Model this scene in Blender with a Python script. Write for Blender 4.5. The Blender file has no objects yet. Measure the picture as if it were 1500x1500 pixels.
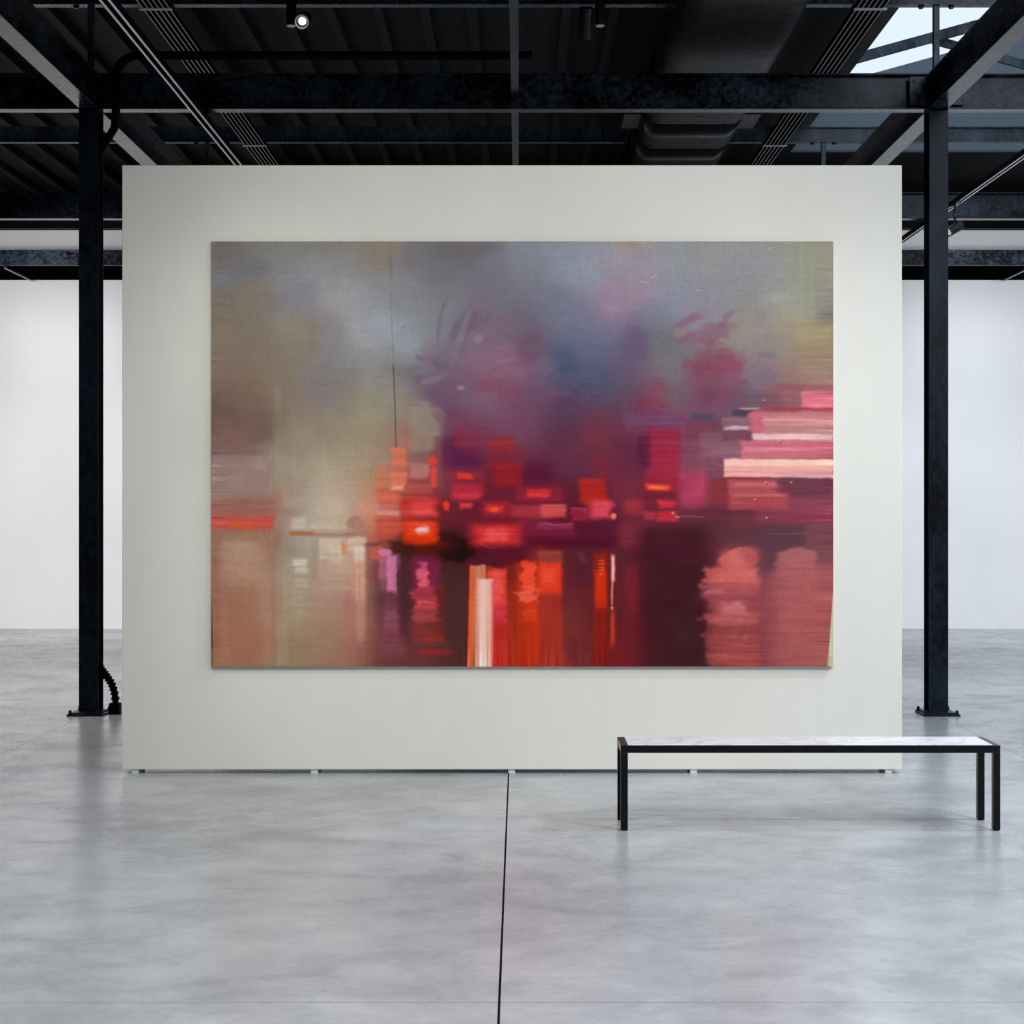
import bpy, bmesh, math, random
import numpy as np
from mathutils import Vector, Matrix

PI = math.pi
scn = bpy.context.scene
COL = scn.collection

# ------------------------------------------------------------------ helpers
class MB:
    """collects shapes and links them as ONE mesh object"""
    def __init__(self):
        self.bm = bmesh.new()

    def box(self, x0, x1, y0, y1, z0, z1, bevel=0.0):
        bm = bmesh.new()
        bmesh.ops.create_cube(bm, size=1.0)
        for v in bm.verts:
            v.co = Vector((x0 + (v.co.x + .5) * (x1 - x0), y0 + (v.co.y + .5) * (y1 - y0), z0 + (v.co.z + .5) * (z1 - z0)))
        if bevel > 0:
            bmesh.ops.bevel(bm, geom=list(bm.edges), offset=bevel, segments=2, profile=.5, affect='EDGES')
        self._merge(bm)
        return self

    def bar(self, a, b, w, h, up=(0, 0, 1)):
        """rectangular bar from a to b: w across, h along up"""
        a, b = Vector(a), Vector(b)
        d = (b - a).normalized()
        s = d.cross(Vector(up)).normalized()
        u = s.cross(d).normalized()
        vs = []
        for p in (a, b):
            for (i, j) in ((-1, -1), (1, -1), (1, 1), (-1, 1)):
                vs.append(self.bm.verts.new(p + s * (i * w / 2) + u * (j * h / 2)))
        for f in ((3, 2, 1, 0), (4, 5, 6, 7), (0, 1, 5, 4), (1, 2, 6, 5), (2, 3, 7, 6), (3, 0, 4, 7)):
            self.bm.faces.new([vs[k] for k in f])
        return self

    def tube(self, pts, r, n=12, cap=True):
        """round tube along a list of points; r a number or one per point"""
        pts = [Vector(p) for p in pts]
        rs = r if isinstance(r, (list, tuple)) else [r] * len(pts)
        rings = []
        ref = None
        for i, p in enumerate(pts):
            t = (pts[min(i + 1, len(pts) - 1)] - pts[max(i - 1, 0)])
            if t.length < 1e-9:
                t = pts[-1] - pts[0]
            t.normalize()
            if ref is None:
                ref = t.orthogonal().normalized()
            else:
                ref = (ref - t * ref.dot(t)).normalized()
            b = t.cross(ref)
            rings.append([self.bm.verts.new(p + (ref * math.cos(2 * PI * k / n) + b * math.sin(2 * PI * k / n)) * rs[i]) for k in range(n)])
        for A, B in zip(rings[:-1], rings[1:]):
            for k in range(n):
                f = self.bm.faces.new((A[k], A[(k + 1) % n], B[(k + 1) % n], B[k]))
                f.smooth = True
        if cap:
            self.bm.faces.new(rings[0][::-1])
            self.bm.faces.new(rings[-1])
        return self

    def lathe(self, prof, n=28, mat=None):
        """prof: (radius, z) turned about local Z, then moved by mat"""
        mat = mat or Matrix()
        rings = []
        for r, z in prof:
            if r < 1e-6:
                rings.append([self.bm.verts.new(mat @ Vector((0, 0, z)))])
            else:
                rings.append([self.bm.verts.new(mat @ Vector((r * math.cos(2 * PI * k / n), r * math.sin(2 * PI * k / n), z))) for k in range(n)])
        for A, B in zip(rings[:-1], rings[1:]):
            for k in range(n):
                k2 = (k + 1) % n
                if len(A) == 1 and len(B) == 1:
                    continue
                if len(A) == 1:
                    f = self.bm.faces.new((A[0], B[k2], B[k]))
                elif len(B) == 1:
                    f = self.bm.faces.new((A[k], A[k2], B[0]))
                else:
                    f = self.bm.faces.new((A[k], A[k2], B[k2], B[k]))
        return self

    def prism(self, poly, axis, a0, a1, bevel=0):
        """2-D outline extruded along an axis ('x','y','z')"""
        def mk(u, v, a):
            return {'x': (a, u, v), 'y': (u, a, v), 'z': (u, v, a)}[axis]
        A = [self.bm.verts.new(mk(u, v, a0)) for u, v in poly]
        B = [self.bm.verts.new(mk(u, v, a1)) for u, v in poly]
        n = len(poly)
        self.bm.faces.new(A[::-1])
        self.bm.faces.new(B)
        for k in range(n):
            self.bm.faces.new((A[k], A[(k + 1) % n], B[(k + 1) % n], B[k]))
        return self

    def _merge(self, other):
        me = bpy.data.meshes.new('tmp')
        other.to_mesh(me)
        other.free()
        self.bm.from_mesh(me)
        bpy.data.meshes.remove(me)

    def build(self, name, mat, parent=None, loc=None):
        bmesh.ops.recalc_face_normals(self.bm, faces=list(self.bm.faces))
        me = bpy.data.meshes.new(name)
        if loc is not None:
            for v in self.bm.verts:
                v.co -= Vector(loc)
        self.bm.to_mesh(me)
        self.bm.free()
        me.materials.append(mat)
        o = bpy.data.objects.new(name, me)
        COL.objects.link(o)
        if loc is not None:
            o.location = loc
        if parent is not None:
            o.parent = parent
        return o


def tag(o, label, cat, group=None, kind=None):
    o['label'] = label
    o['category'] = cat
    if group:
        o['group'] = group
    if kind:
        o['kind'] = kind
    return o


def thing(name, label, cat, loc=(0, 0, 0), group=None):
    o = bpy.data.objects.new(name, None)
    o.empty_display_size = .1
    COL.objects.link(o)
    o.location = loc
    return tag(o, label, cat, group)


def struct(o):
    o['kind'] = 'structure'
    return o


def dup(root, loc, label=None, group=None, rotz=None):
    """copy of a thing with copies of its parts and sub-parts"""
    r = root.copy()
    COL.objects.link(r)
    r.location = loc
    if rotz is not None:
        r.rotation_euler.z = rotz
    if label:
        r['label'] = label
    if group:
        r['group'] = group
    for ch in list(root.children):
        c = ch.copy()
        COL.objects.link(c)
        c.parent = r
        for g in list(ch.children):
            d = g.copy()
            COL.objects.link(d)
            d.parent = c
    return r

# ------------------------------------------------------------------ materials
def new_mat(name):
    m = bpy.data.materials.new(name)
    m.use_nodes = True
    nt = m.node_tree
    return m, nt, nt.nodes['Principled BSDF'], nt.links


def simple(name, col, rough=.5, metal=0.0, spec=.5):
    m, nt, b, L = new_mat(name)
    b.inputs['Base Color'].default_value = (*col, 1)
    b.inputs['Roughness'].default_value = rough
    b.inputs['Metallic'].default_value = metal
    b.inputs['Specular IOR Level'].default_value = spec
    return m


def coords(nt, scale=(1, 1, 1)):
    g = nt.nodes.new('ShaderNodeNewGeometry')
    mp = nt.nodes.new('ShaderNodeMapping')
    mp.inputs['Scale'].default_value = scale
    nt.links.new(g.outputs['Position'], mp.inputs['Vector'])
    return mp.outputs['Vector']


def noise(nt, vec, scale, detail=4, rough=.55, dist=0.0):
    n = nt.nodes.new('ShaderNodeTexNoise')
    n.inputs['Scale'].default_value = scale
    n.inputs['Detail'].default_value = detail
    n.inputs['Roughness'].default_value = rough
    n.inputs['Distortion'].default_value = dist
    nt.links.new(vec, n.inputs['Vector'])
    return n.outputs['Fac']


def ramp(nt, fac, stops):
    r = nt.nodes.new('ShaderNodeValToRGB')
    el = r.color_ramp.elements
    while len(el) < len(stops):
        el.new(.5)
    for e, (p, c) in zip(el, stops):
        e.position = p
        e.color = (*c, 1) if len(c) == 3 else c
    nt.links.new(fac, r.inputs['Fac'])
    return r.outputs['Color']


def math_node(nt, op, a, b=None):
    n = nt.nodes.new('ShaderNodeMath')
    n.operation = op
    for i, v in enumerate((a, b)):
        if v is None:
            continue
        if isinstance(v, (int, float)):
            n.inputs[i].default_value = v
        else:
            nt.links.new(v, n.inputs[i])
    return n.outputs[0]


def mix_col(nt, fac, a, b, mode='MIX'):
    n = nt.nodes.new('ShaderNodeMix')
    n.data_type = 'RGBA'
    n.blend_type = mode
    for key, v in ((0, fac), (6, a), (7, b)):
        if isinstance(v, (int, float)):
            n.inputs[key].default_value = v
        elif isinstance(v, tuple):
            n.inputs[key].default_value = (*v, 1)
        else:
            nt.links.new(v, n.inputs[key])
    return n.outputs[2]


def bump(nt, b, height, strength, distance=.01):
    n = nt.nodes.new('ShaderNodeBump')
    n.inputs['Strength'].default_value = strength
    n.inputs['Distance'].default_value = distance
    nt.links.new(height, n.inputs['Height'])
    nt.links.new(n.outputs['Normal'], b.inputs['Normal'])


def steel(name, dark, light, r0, r1, streak=(1, 1, 1), lo=.42, hi=.68, spec=.35):
    """black painted steel, worn in flakes and blotches"""
    m, nt, b, L = new_mat(name)
    v = coords(nt, streak)
    big = noise(nt, v, 2.6, 5, .6, .4)
    fine = noise(nt, v, 24, 6, .7)
    s = math_node(nt, 'ADD', math_node(nt, 'MULTIPLY', big, .55), math_node(nt, 'MULTIPLY', fine, .45))
    c = ramp(nt, s, [(lo, dark), (hi, light)])
    L.new(c, b.inputs['Base Color'])
    r = ramp(nt, fine, [(.35, (r0,) * 3), (.7, (r1,) * 3)])
    L.new(r, b.inputs['Roughness'])
    b.inputs['Specular IOR Level'].default_value = spec
    bump(nt, b, s, .12, .004)
    return m
# ------------------------------------------------------------------ render look
scn.view_settings.view_transform = 'Standard'
scn.view_settings.look = 'None'
scn.view_settings.gamma = 1.0
scn.view_settings.exposure = 0.0
scn.view_settings.use_curve_mapping = False
scn.cycles.use_denoising = True
scn.cycles.max_bounces = 8
scn.cycles.diffuse_bounces = 5
scn.cycles.glossy_bounces = 4

EYE = 1.6
cam_data = bpy.data.cameras.new('camera')
cam = bpy.data.objects.new('camera', cam_data)
COL.objects.link(cam)
cam.location = (0, 0, EYE)
cam.rotation_euler = (PI / 2, 0, 0)
cam_data.sensor_width = 36
cam_data.lens = 60
cam_data.shift_x = -10.5 / 1500
cam_data.clip_end = 200
scn.camera = cam

# ------------------------------------------------------------------ palette
M_steel = steel('black_worn_steel', (.0008, .0012, .0018), (.028, .043, .066), .14, .32, lo=.45, hi=.62, spec=.16)
M_roofsteel = steel('worn_roof_steel_sky_lifted', (.006, .009, .013), (.062, .088, .118), .2, .4, (1.4, 1, .5), lo=.40, hi=.60, spec=.16)  # worn steel, with the skylight's blue brightening put into its base colour
M_steel_dark = steel('black_column_steel', (.0012, .0018, .003), (.015, .028, .052), .30, .45, (1, 1, .6), .42, .66, .16)
M_black = simple('matte_black_paint', (.0015, .0015, .002), .5, spec=.06)
M_blacksatin = simple('satin_black_powder_coat', (.0018, .002, .003), .3, 0, .28)
M_deck = steel('black_roof_deck', (.0012, .0012, .0012), (.005, .005, .005), .7, .85, (1, .25, 1), spec=.2)
M_joist = steel('joist_grey_underside_lift', (.002, .002, .002), (.0085, .0085, .009), .7, .85, (1, .25, 1), spec=.2)  # deck tone lifted: light on the joist undersides put into the colour
M_duct = steel('black_duct_sheet', (.0012, .0012, .0012), (.005, .005, .0053), .24, .40, (.35, 1.2, 1), .4, .7, .12)
M_seam = simple('black_flange_seam', (.0015, .0015, .0015), 1.0, spec=0.0)
M_wall = None
M_white = simple('white_foot_plastic', (.86, .86, .88), .4)
M_rail_lip = simple('pale_aluminium_lip', (.9, .9, .92), .35, .0)
M_conduit = simple('strut_and_conduit_glint_grey', (.62, .60, .60), .4, .0)  # real grey for struts; on the conduits a painted highlight
M_glow = None

def emis(name, col, strength):
    m, nt, b, L = new_mat(name)
    b.inputs['Base Color'].default_value = (.8, .8, .8, 1)
    b.inputs['Emission Color'].default_value = (*col, 1)
    b.inputs['Emission Strength'].default_value = strength
    return m
M_glow = emis('lit_lamp_lens', (1, .98, .94), 6.0)
M_dimglow = emis('faint_indicator_lens', (1, 1, 1), .35)
M_ring = simple('pale_beige_bezel', (.62, .56, .5), .35)

# back wall plaster
M_wall, nt, b, L = new_mat('white_gallery_plaster')
v = coords(nt)
c = ramp(nt, noise(nt, v, 1.1, 4, .5), [(.3, (.77, .77, .78)), (.7, (.81, .81, .82))])
L.new(c, b.inputs['Base Color'])
b.inputs['Roughness'].default_value = .8
bump(nt, b, noise(nt, v, 60, 3), .04, .003)

M_darkwall = simple('bounce_cut_charcoal', (.02, .02, .021), .8, spec=.2)  # dark tone picked to cut bounce off the unseen front wall

# partition paint: faint greenish off white with a fine woven roller grain
M_panel, nt, b, L = new_mat('warm_grey_white_paint')
v = coords(nt, (1, 1, .35))
c = ramp(nt, noise(nt, v, 3.5, 5, .55), [(.3, (.750, .732, .655)), (.7, (.780, .762, .685))])
L.new(c, b.inputs['Base Color'])
b.inputs['Roughness'].default_value = .75
bump(nt, b, noise(nt, coords(nt), 90, 3), .05, .002)

# polished concrete floor with saw cut joints
M_floor, nt, b, L = new_mat('polished_concrete')
v = coords(nt)
cloud = noise(nt, v, .8, 7, .62, .8)
mid = noise(nt, coords(nt, (.8, 1, 1)), 3.4, 9, .68, .4)
fine = noise(nt, v, 22, 7, .75)
s = math_node(nt, 'ADD', math_node(nt, 'MULTIPLY', cloud, .42), math_node(nt, 'ADD', math_node(nt, 'MULTIPLY', mid, .40), math_node(nt, 'MULTIPLY', fine, .18)))
base = ramp(nt, s, [(.34, (.215, .23, .247)), (.45, (.343, .361, .378)), (.53, (.422, .441, .458)), (.64, (.54, .56, .575))])
sep = nt.nodes.new('ShaderNodeSeparateXYZ')
L.new(v, sep.inputs[0])
X, Y = sep.outputs[0], sep.outputs[1]
def joint(coord, pos, half):
    return math_node(nt, 'LESS_THAN', math_node(nt, 'ABSOLUTE', math_node(nt, 'SUBTRACT', coord, pos)), half)
j = joint(X, -.065, .0042)
jt = joint(X, -3.416, .0035)
jt = math_node(nt, 'MAXIMUM', jt, joint(X, 3.288, .0035))
jy = joint(Y, 5.567, .0035)
jy = math_node(nt, 'MAXIMUM', jy, joint(Y, 8.565, .0035))
colr = mix_col(nt, math_node(nt, 'MULTIPLY', jy, .45), base, (.1, .1, .11))
colr = mix_col(nt, math_node(nt, 'MULTIPLY', jt, .85), colr, (.02, .02, .025))
colr = mix_col(nt, j, colr, (.008, .008, .01))
L.new(colr, b.inputs['Base Color'])
rr = ramp(nt, s, [(.38, (.33,) * 3), (.62, (.20,) * 3)])
L.new(rr, b.inputs['Roughness'])
L.new(math_node(nt, 'MULTIPLY', math_node(nt, 'SUBTRACT', 1.0, j), .40), b.inputs['Specular IOR Level'])
bump(nt, b, fine, .05, .003)

# marble
M_marble, nt, b, L = new_mat('white_veined_marble')
v = coords(nt)
n1 = noise(nt, v, 2.2, 8, .6, 1.6)
vein = math_node(nt, 'ABSOLUTE', math_node(nt, 'SUBTRACT', n1, .5))
c = ramp(nt, vein, [(0.0, (.62, .63, .66)), (.035, (.84, .84, .86)), (.2, (.9, .9, .92))])
L.new(c, b.inputs['Base Color'])
b.inputs['Roughness'].default_value = .3

M_gable = simple('slate_blue_gable_paint', (.12, .155, .195), .8)
M_board = simple('grey_panel_backing', (.3, .3, .3), .8)

# ------------------------------------------------------------------ the hall
RX = 9.4
floor = struct(MB().box(-9.5, 9.5, -3, 23.6, -.2, 0).build('floor', M_floor))
struct(MB().box(-9.6, 9.6, 23.4, 23.6, 0, 6.2).build('wall_back', M_wall))
struct(MB().box(-9.6, 9.6, -3.2, -3, 0, 6.2).build('wall_front', M_darkwall))  # unseen wall added to keep out light from the front
struct(MB().box(-9.7, -9.5, -3, 23.6, 0, 6.2).build('wall_left', M_wall))
struct(MB().box(9.5, 9.7, -3, 23.6, 0, 6.2).build('wall_right', M_wall))
CZ = 6.0
ceil = MB()
ceil.box(-9.5, 3.24, -3, 23.4, CZ, CZ + .12)
ceil.box(3.24, 9.16, 20.28, 23.4, CZ, CZ + .12)
ceil.box(9.16, 9.5, -3, 23.4, CZ, CZ + .12)
struct(ceil.build('ceiling', M_deck))
# curb of the roof light, its far gable and its rafters
SK0, SK1, SKY1, RIDGE = 3.24, 9.16, 20.28, 6.2
def roof_z(x):
    return EYE + 4.055 + .2755 * (x if x <= RIDGE else 2 * RIDGE - x)
struct(MB().box(SK0 - .14, SK0, -3, SKY1, 5.9, roof_z(SK0)).build('trim_1', M_black))
struct(MB().box(SK1, SK1 + .14, -3, SKY1, 5.9, roof_z(SK1)).build('trim_2', M_black))
g = MB()
g.prism([(SK0, 5.9), (SK1, 5.9), (SK1, roof_z(SK1)), (RIDGE, roof_z(RIDGE)), (SK0, roof_z(SK0))], 'y', SKY1, SKY1 + .12)
struct(g.build('wall_gable', M_gable))

# ------------------------------------------------------------------ steel frame
BZ0, BZ1 = 4.787, 5.072
def ibeam_x(mb, x0, x1, yc, w=.125, z0=BZ0, z1=BZ1, tf=.014, tw=.012):
    mb.box(x0, x1, yc - w / 2, yc + w / 2, z0, z0 + tf, .003)
    mb.box(x0, x1, yc - w / 2, yc + w / 2, z1 - tf, z1, .003)
    mb.box(x0, x1, yc - tw / 2, yc + tw / 2, z0 + tf, z1 - tf)
    return mb
def ibeam_y(mb, y0, y1, xc, w=.15, z0=BZ0, z1=BZ1, tf=.014, tw=.012):
    mb.box(xc - w / 2, xc + w / 2, y0, y1, z0, z0 + tf, .003)
    mb.box(xc - w / 2, xc + w / 2, y0, y1, z1 - tf, z1, .003)
    mb.box(xc - tw / 2, xc + tw / 2, y0, y1, z0 + tf, z1 - tf)
    return mb
CXL, CXR = -3.40, 3.312
CY, CY2 = 13.56, 18.59

def bolts(points, axis, name, parent, r=.011, h=.012):
    for p in points:
        m = {'y': Matrix.Translation(p) @ Matrix.Rotation(PI / 2, 4, 'X'), 'z': Matrix.Translation(p), 'x': Matrix.Rotation(PI / 2, 4, 'Y')}[axis]
        mb = MB()
        mb.lathe([(0, 0), (r * 1.35, 0), (r * 1.35, h * .3), (r, h * .3), (r, h), (0, h)], 6, m)
        mb.build(name, M_steel_dark, parent)

def column(x, label):
    t = thing('steel_column', label, 'column', (x, CY, 0))
    mb = MB()
    mb.box(-.0755, .0755, -.09, -.076, .022, BZ0, .002)
    mb.box(-.0755, .0755, .076, .09, .022, BZ0, .002)
    mb.box(-.006, .006, -.076, .076, .022, BZ0)
    mb.build('shaft', M_steel_dark, t)
    MB().box(-.141, .141, -.21, .12, 0, .016, .002).build('base_plate', M_steel_dark, t)
    MB().box(-.115, .115, -.18, .10, .016, .026, .002).build('shim_plate', M_steel_dark, t)
    bolts([Vector((sx * .118, sy, .016)) for sx in (-1, 1) for sy in (-.19, .10)], 'z', 'anchor_bolt', t, .012, .03)
    MB().box(-.0755, .0755, -.09, .09, BZ0 - .016, BZ0 - .0005).build('cap_plate', M_steel_dark, t)
    return t
column(CXL, 'black steel column left of the white partition, with conduit down its side')
column(CXR, 'black steel column right of the white partition, behind the bench end')

def long_beam(x, label):
    t = thing('steel_beam', label, 'beam', (x, 10, BZ0))
    mb = ibeam_y(MB(), 1.0 - 10, CY2 - .064 - 10, 0, z0=0, z1=BZ1 - BZ0)
    mb.build('girder', M_steel, t)
    for s in (-1, 1):
        for yy in (CY - .14, CY + .14):
            MB().box(s * .006 if s > 0 else -.074, .074 if s > 0 else -.006, yy - 10 - .005, yy - 10 + .005, .014, BZ1 - BZ0 - .014).build('stiffener', M_steel, t)
    return t
long_beam(CXL, 'black steel beam running away from the viewer above the left column')
long_beam(CXR, 'black steel beam running away from the viewer above the right column')

def cross_beam(x0, x1, yc, label, ends=(True, True)):
    t = thing('steel_crossbeam', label, 'beam', ((x0 + x1) / 2, yc, BZ0))
    xm = (x0 + x1) / 2
    ibeam_x(MB(), x0 - xm, x1 - xm, 0, z0=0, z1=BZ1 - BZ0).build('girder', M_steel, t)
    for e, on in zip((x0, x1), ends):
        if not on:
            continue
        s = 1 if e == x0 else -1
        a, bb = sorted((e - xm + s * .01, e - xm + s * .15))
        pl = MB().box(a, bb, -.075, -.06, .03, .255, .003).build('gusset_plate', M_steel, t)
        bolts([Vector(((a + bb) / 2 + dx, -.075, zz)) for dx in (-.035, .035) for zz in (.07, .215)], 'y', 'bolt', pl, .009, .01)
    return t
g0, g1 = CXL + .078, CXR - .078
cross_beam(g0, g1, CY, 'long black crossbeam spanning above the partition between the two columns')
cross_beam(-9.5, CXL - .078, CY, 'black crossbeam stub left of the left column', (False, True))
cross_beam(CXR + .078, 9.5, CY, 'blue-lit crossbeam stub right of the right column under the roof light', (True, False))
cross_beam(-9.5, 9.5, CY2, 'farther crossbeam seen beyond the columns at both sides of the partition', (False, False))

# narrow secondary beam down the middle, in two lengths
def mid_beam(y0, y1, label):
    mb = MB()
    mb.box(-.029, .029, y0, y1, EYE + 3.267, EYE + 3.275, .001)
    mb.box(-.029, .029, y0, y1, EYE + 3.40, EYE + 3.408, .001)
    mb.box(-.004, .004, y0, y1, EYE + 3.275, EYE + 3.40)
    o = mb.build('secondary_beam', M_steel, None, (0, (y0 + y1) / 2, EYE + 3.267))
    o.location.x = -.034
    return tag(o, label, 'beam')
mid_beam(2.0, CY - .064, 'narrow worn beam at the middle of the ceiling, length nearer than the crossbeam')
mid_beam(CY + .064, CY2 - .064, 'narrow worn beam at the middle of the ceiling, length behind the crossbeam')

# roof chords and posts
def chord(y, label):
    t = thing('roof_chord', label, 'beam', (0, y, EYE + 4.02))
    mb = MB()
    mb.box(-9.4, 9.4, -.045, .045, 0, .012, .002)
    mb.box(-9.4, 9.4, -.045, .045, .158, .17, .002)
    mb.box(-9.4, 9.4, -.005, .005, .012, .158)
    mb.build('girder', M_roofsteel, t)
    for x in (CXL, CXR):
        bolts([Vector((x + dx, 0, -.0005)) for dx in (-.12, .12)], 'z', 'bolt', t, .02, -.02)
    return t
chord(CY, 'black roof chord crossing the very top of the view')
chord(CY2, 'roof chord beyond the crossbeam, worn, blue-lit at right')
for y in (CY, CY2):
    for x, side in ((CXL, 'left'), (CXR, 'right')):
        o = MB().box(-.024, .024, -.024, .024, 0, EYE + 4.02 - BZ1, .003).build('roof_post', M_roofsteel, None)
        o.location = (x, y - (.0 if y == CY else .09), BZ1)
        if y == CY2:
            o.location.y = CY2
        tag(o, 'slim steel post standing on the %s %s' % (side, 'beam right above its column' if y == CY else 'of the farther crossbeam, under the farther roof chord'), 'post')

# roof light rafters
def bar_thing(name, a, b, w, h, label, cat, mat=M_roofsteel, group=None):
    a, b = Vector(a), Vector(b)
    o = MB().bar(a, b, w, h).build(name, mat, None, (a + b) / 2)
    return tag(o, label, cat, group)
RY = 18.93
bar_thing('roof_light_rafter', (SK0, RY, roof_z(SK0) - .055), (RIDGE, RY, roof_z(RIDGE) - .055), .07, .105,
          'blue-grey rafter climbing to the right across the bright roof light', 'rafter')
def dz(x):
    return EYE + 5.351 - .2755 * (x - 4.706) - .09
bar_thing('roof_light_brace', (4.63, RY + .16, dz(4.63)), (8.9, RY + .16, dz(8.9)), .06, .09,
          'blue-grey brace falling to the right behind the rafter in the roof light', 'brace')

# ceiling joists
JS = .407
for k in range(-20, 8):
    x = -.405 + JS * (k + .0) + .0
    if x > 3.0 or x < -8.6 or abs(x) < .1:
        continue
    mb = MB()
    mb.box(-.042, .042, -8, 9.8, -.10, 0)
    o = mb.build('ceiling_joist', M_joist, None)
    o.location = (x, 13.5, CZ - .0005)
    tag(o, 'dark joist under the black ceiling, one of a row running away from the viewer', 'joist', 'joists under the ceiling')

# ------------------------------------------------------------------ gallery along the back wall
t = thing('gallery_walkway', 'black walkway with a steel edge beam along the top of the back wall', 'walkway', (0, 22.7, EYE + 3.18))
MB().box(-9.45, 9.45, -.66, .69, 0, .05).build('soffit', M_seam, t)
mb = MB()
mb.box(-9.45, 9.45, -.70, -.66, 0, .015)
mb.box(-9.45, 9.45, -.70, -.66, .185, .20)
mb.box(-9.45, 9.45, -.685, -.675, .015, .185)
mb.build('edge_beam', M_steel, t)
for x in (-6.65, 6.6):
    MB().box(x - .02, x + .02, -.62, .45, -.03, -.0005).build('soffit_rail', M_steel, t)
mb = MB()
mb.box(-9.45, 9.45, -.09, .09, 0, .03)
mb.box(-9.45, 9.45, .02, .09, .03, .539)
o = mb.build('wall_ledger', M_black, None)
o.location = (0, 23.30, EYE + 3.86)
tag(o, 'dark ledger beam fixed high on the back wall above the walkway', 'beam')

# ------------------------------------------------------------------ conduits, duct, pipe
def rack(xc, label):
    t = thing('hanging_conduit_rack', label, 'conduit rack', (xc, 13, EYE + 4.0))
    MB().box(-.125, .125, -11, 9.5, -.002, .012).build('tray', M_seam, t)
    for k in range(6):
        x = (k - 2.5) * .042
        MB().tube([(x, -11, -.012), (x, 9.5, -.012)], .0045, 8).build('conduit', M_conduit, t)  # thin pale tube stands in for the highlight along a black conduit
    for y in (.50, 5.53, -4.5):
        MB().box(-.13, .13, y - .02, y + .02, -.028, -.017, .002).build('strut', M_conduit, t)
    return t
rack(-2.875, 'bundle of six thin conduits under the ceiling at the left, beside the lighting track')
rack(2.778, 'bundle of six thin conduits under the ceiling at the right, beside the roof light')

t = thing('air_duct', 'large black air duct with rounded corners under the ceiling right of centre', 'duct', (1.615, 12, EYE + 3.55))
for y in (-9.0, -1.0, 3.1, 7.3):
    for sx in (-.40, .40):
        MB().tube([(sx, y, .549), (sx, y, CZ - EYE - 3.55 - .001)], .008, 8).build('hanger_rod', M_black, t)
def rrect(w, h, r, n=7):
    pts = []
    for cx, cz, a0 in ((w / 2 - r, r, -PI / 2), (w / 2 - r, h - r, 0), (-w / 2 + r, h - r, PI / 2), (-w / 2 + r, r, PI)):
        for i in range(n):
            a = a0 + (PI / 2) * i / (n - 1)
            pts.append((cx + r * math.cos(a), cz + r * math.sin(a)))
    return pts
ys = [-10.0, -3.5, 2.6, 3.65, 4.7, 5.75, 6.8, 7.85, 8.9, 10.5]
for a, bb in zip(ys[:-1], ys[1:]):
    o = MB().prism(rrect(.92, .55, .15), 'y', a + .02, bb - .02).build('duct_section', M_duct, t)
    for p in o.data.polygons:
        p.use_smooth = len(p.vertices) == 4
    MB().prism([(x * .985, z * .985 + .004) for x, z in rrect(.92, .55, .15)], 'y', bb - .022, bb + .022).build('flange_seam', M_seam, t)
for y in (-4.6, 4.35):
    for a, bb in ((-.625, -.455), (.455, .665)):
        MB().box(a, bb, y - .3, y + .3, .19, .22, .004).build('side_bracket', M_duct, t)

pipe = thing('conduit_pipe', 'black conduit crossing below the ceiling and down the left column to a floor box', 'pipe', (-3.3, 13.5, 0))
def arc(c, r, a0, a1, n, plane):
    out = []
    for i in range(n + 1):
        a = a0 + (a1 - a0) * i / n
        u, w = r * math.cos(a), r * math.sin(a)
        out.append(Vector(c) + (Vector((u, 0, w)) if plane == 'xz' else Vector((0, u, w))))
    return out
PZ, PY, PX, PR = EYE + 3.583, 13.40, -3.166, .0345
pts = [Vector((.10, PY, PZ))] + arc((PX + .17, PY, PZ - .17), .17, PI / 2, PI, 8, 'xz')
pts += [Vector((PX, PY, 4.80))]
pts += [Vector((PX, PY, 4.70)), Vector((PX - .02, PY + .03, 4.62)), Vector((PX - .10, PY + .11, 4.54)), Vector((PX - .17, PY + .155, 4.44)), Vector((-3.352, CY, 4.30)), Vector((-3.352, CY, .46))]
pts = [p - Vector((-3.3, 13.5, 0)) for p in pts]
rs = [PR] * 11 + [.033, .032, .03, .028, .026, .024]
rs = rs[:len(pts)] + [.024] * max(0, len(pts) - len(rs))
MB().tube(pts, rs, 14).build('rigid_pipe', M_black, pipe)
# ribbed flexible hose
hp = []
P0, P1, P2, P3 = Vector((-3.352, CY, .46)), Vector((-3.345, CY - .01, .30)), Vector((-3.20, CY - .05, .32)), Vector((-3.195, CY - .05, .085))
N = 126
hr = []
for i in range(N + 1):
    s_ = i / N
    p = P0 * (1 - s_) ** 3 + P1 * 3 * s_ * (1 - s_) ** 2 + P2 * 3 * s_ ** 2 * (1 - s_) + P3 * s_ ** 3
    hp.append(p - Vector((-3.3, 13.5, 0)))
    hr.append(.0335 if (i % 9) in (0, 1, 2, 3) else .0245)
MB().tube(hp, hr, 14).build('ribbed_hose', M_black, pipe)
MB().box(-3.24 + 3.3, -3.155 + 3.3, CY - .09 - 13.5, CY - .01 - 13.5, 0, .09, .006).build('floor_box', M_black, pipe)

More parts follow.
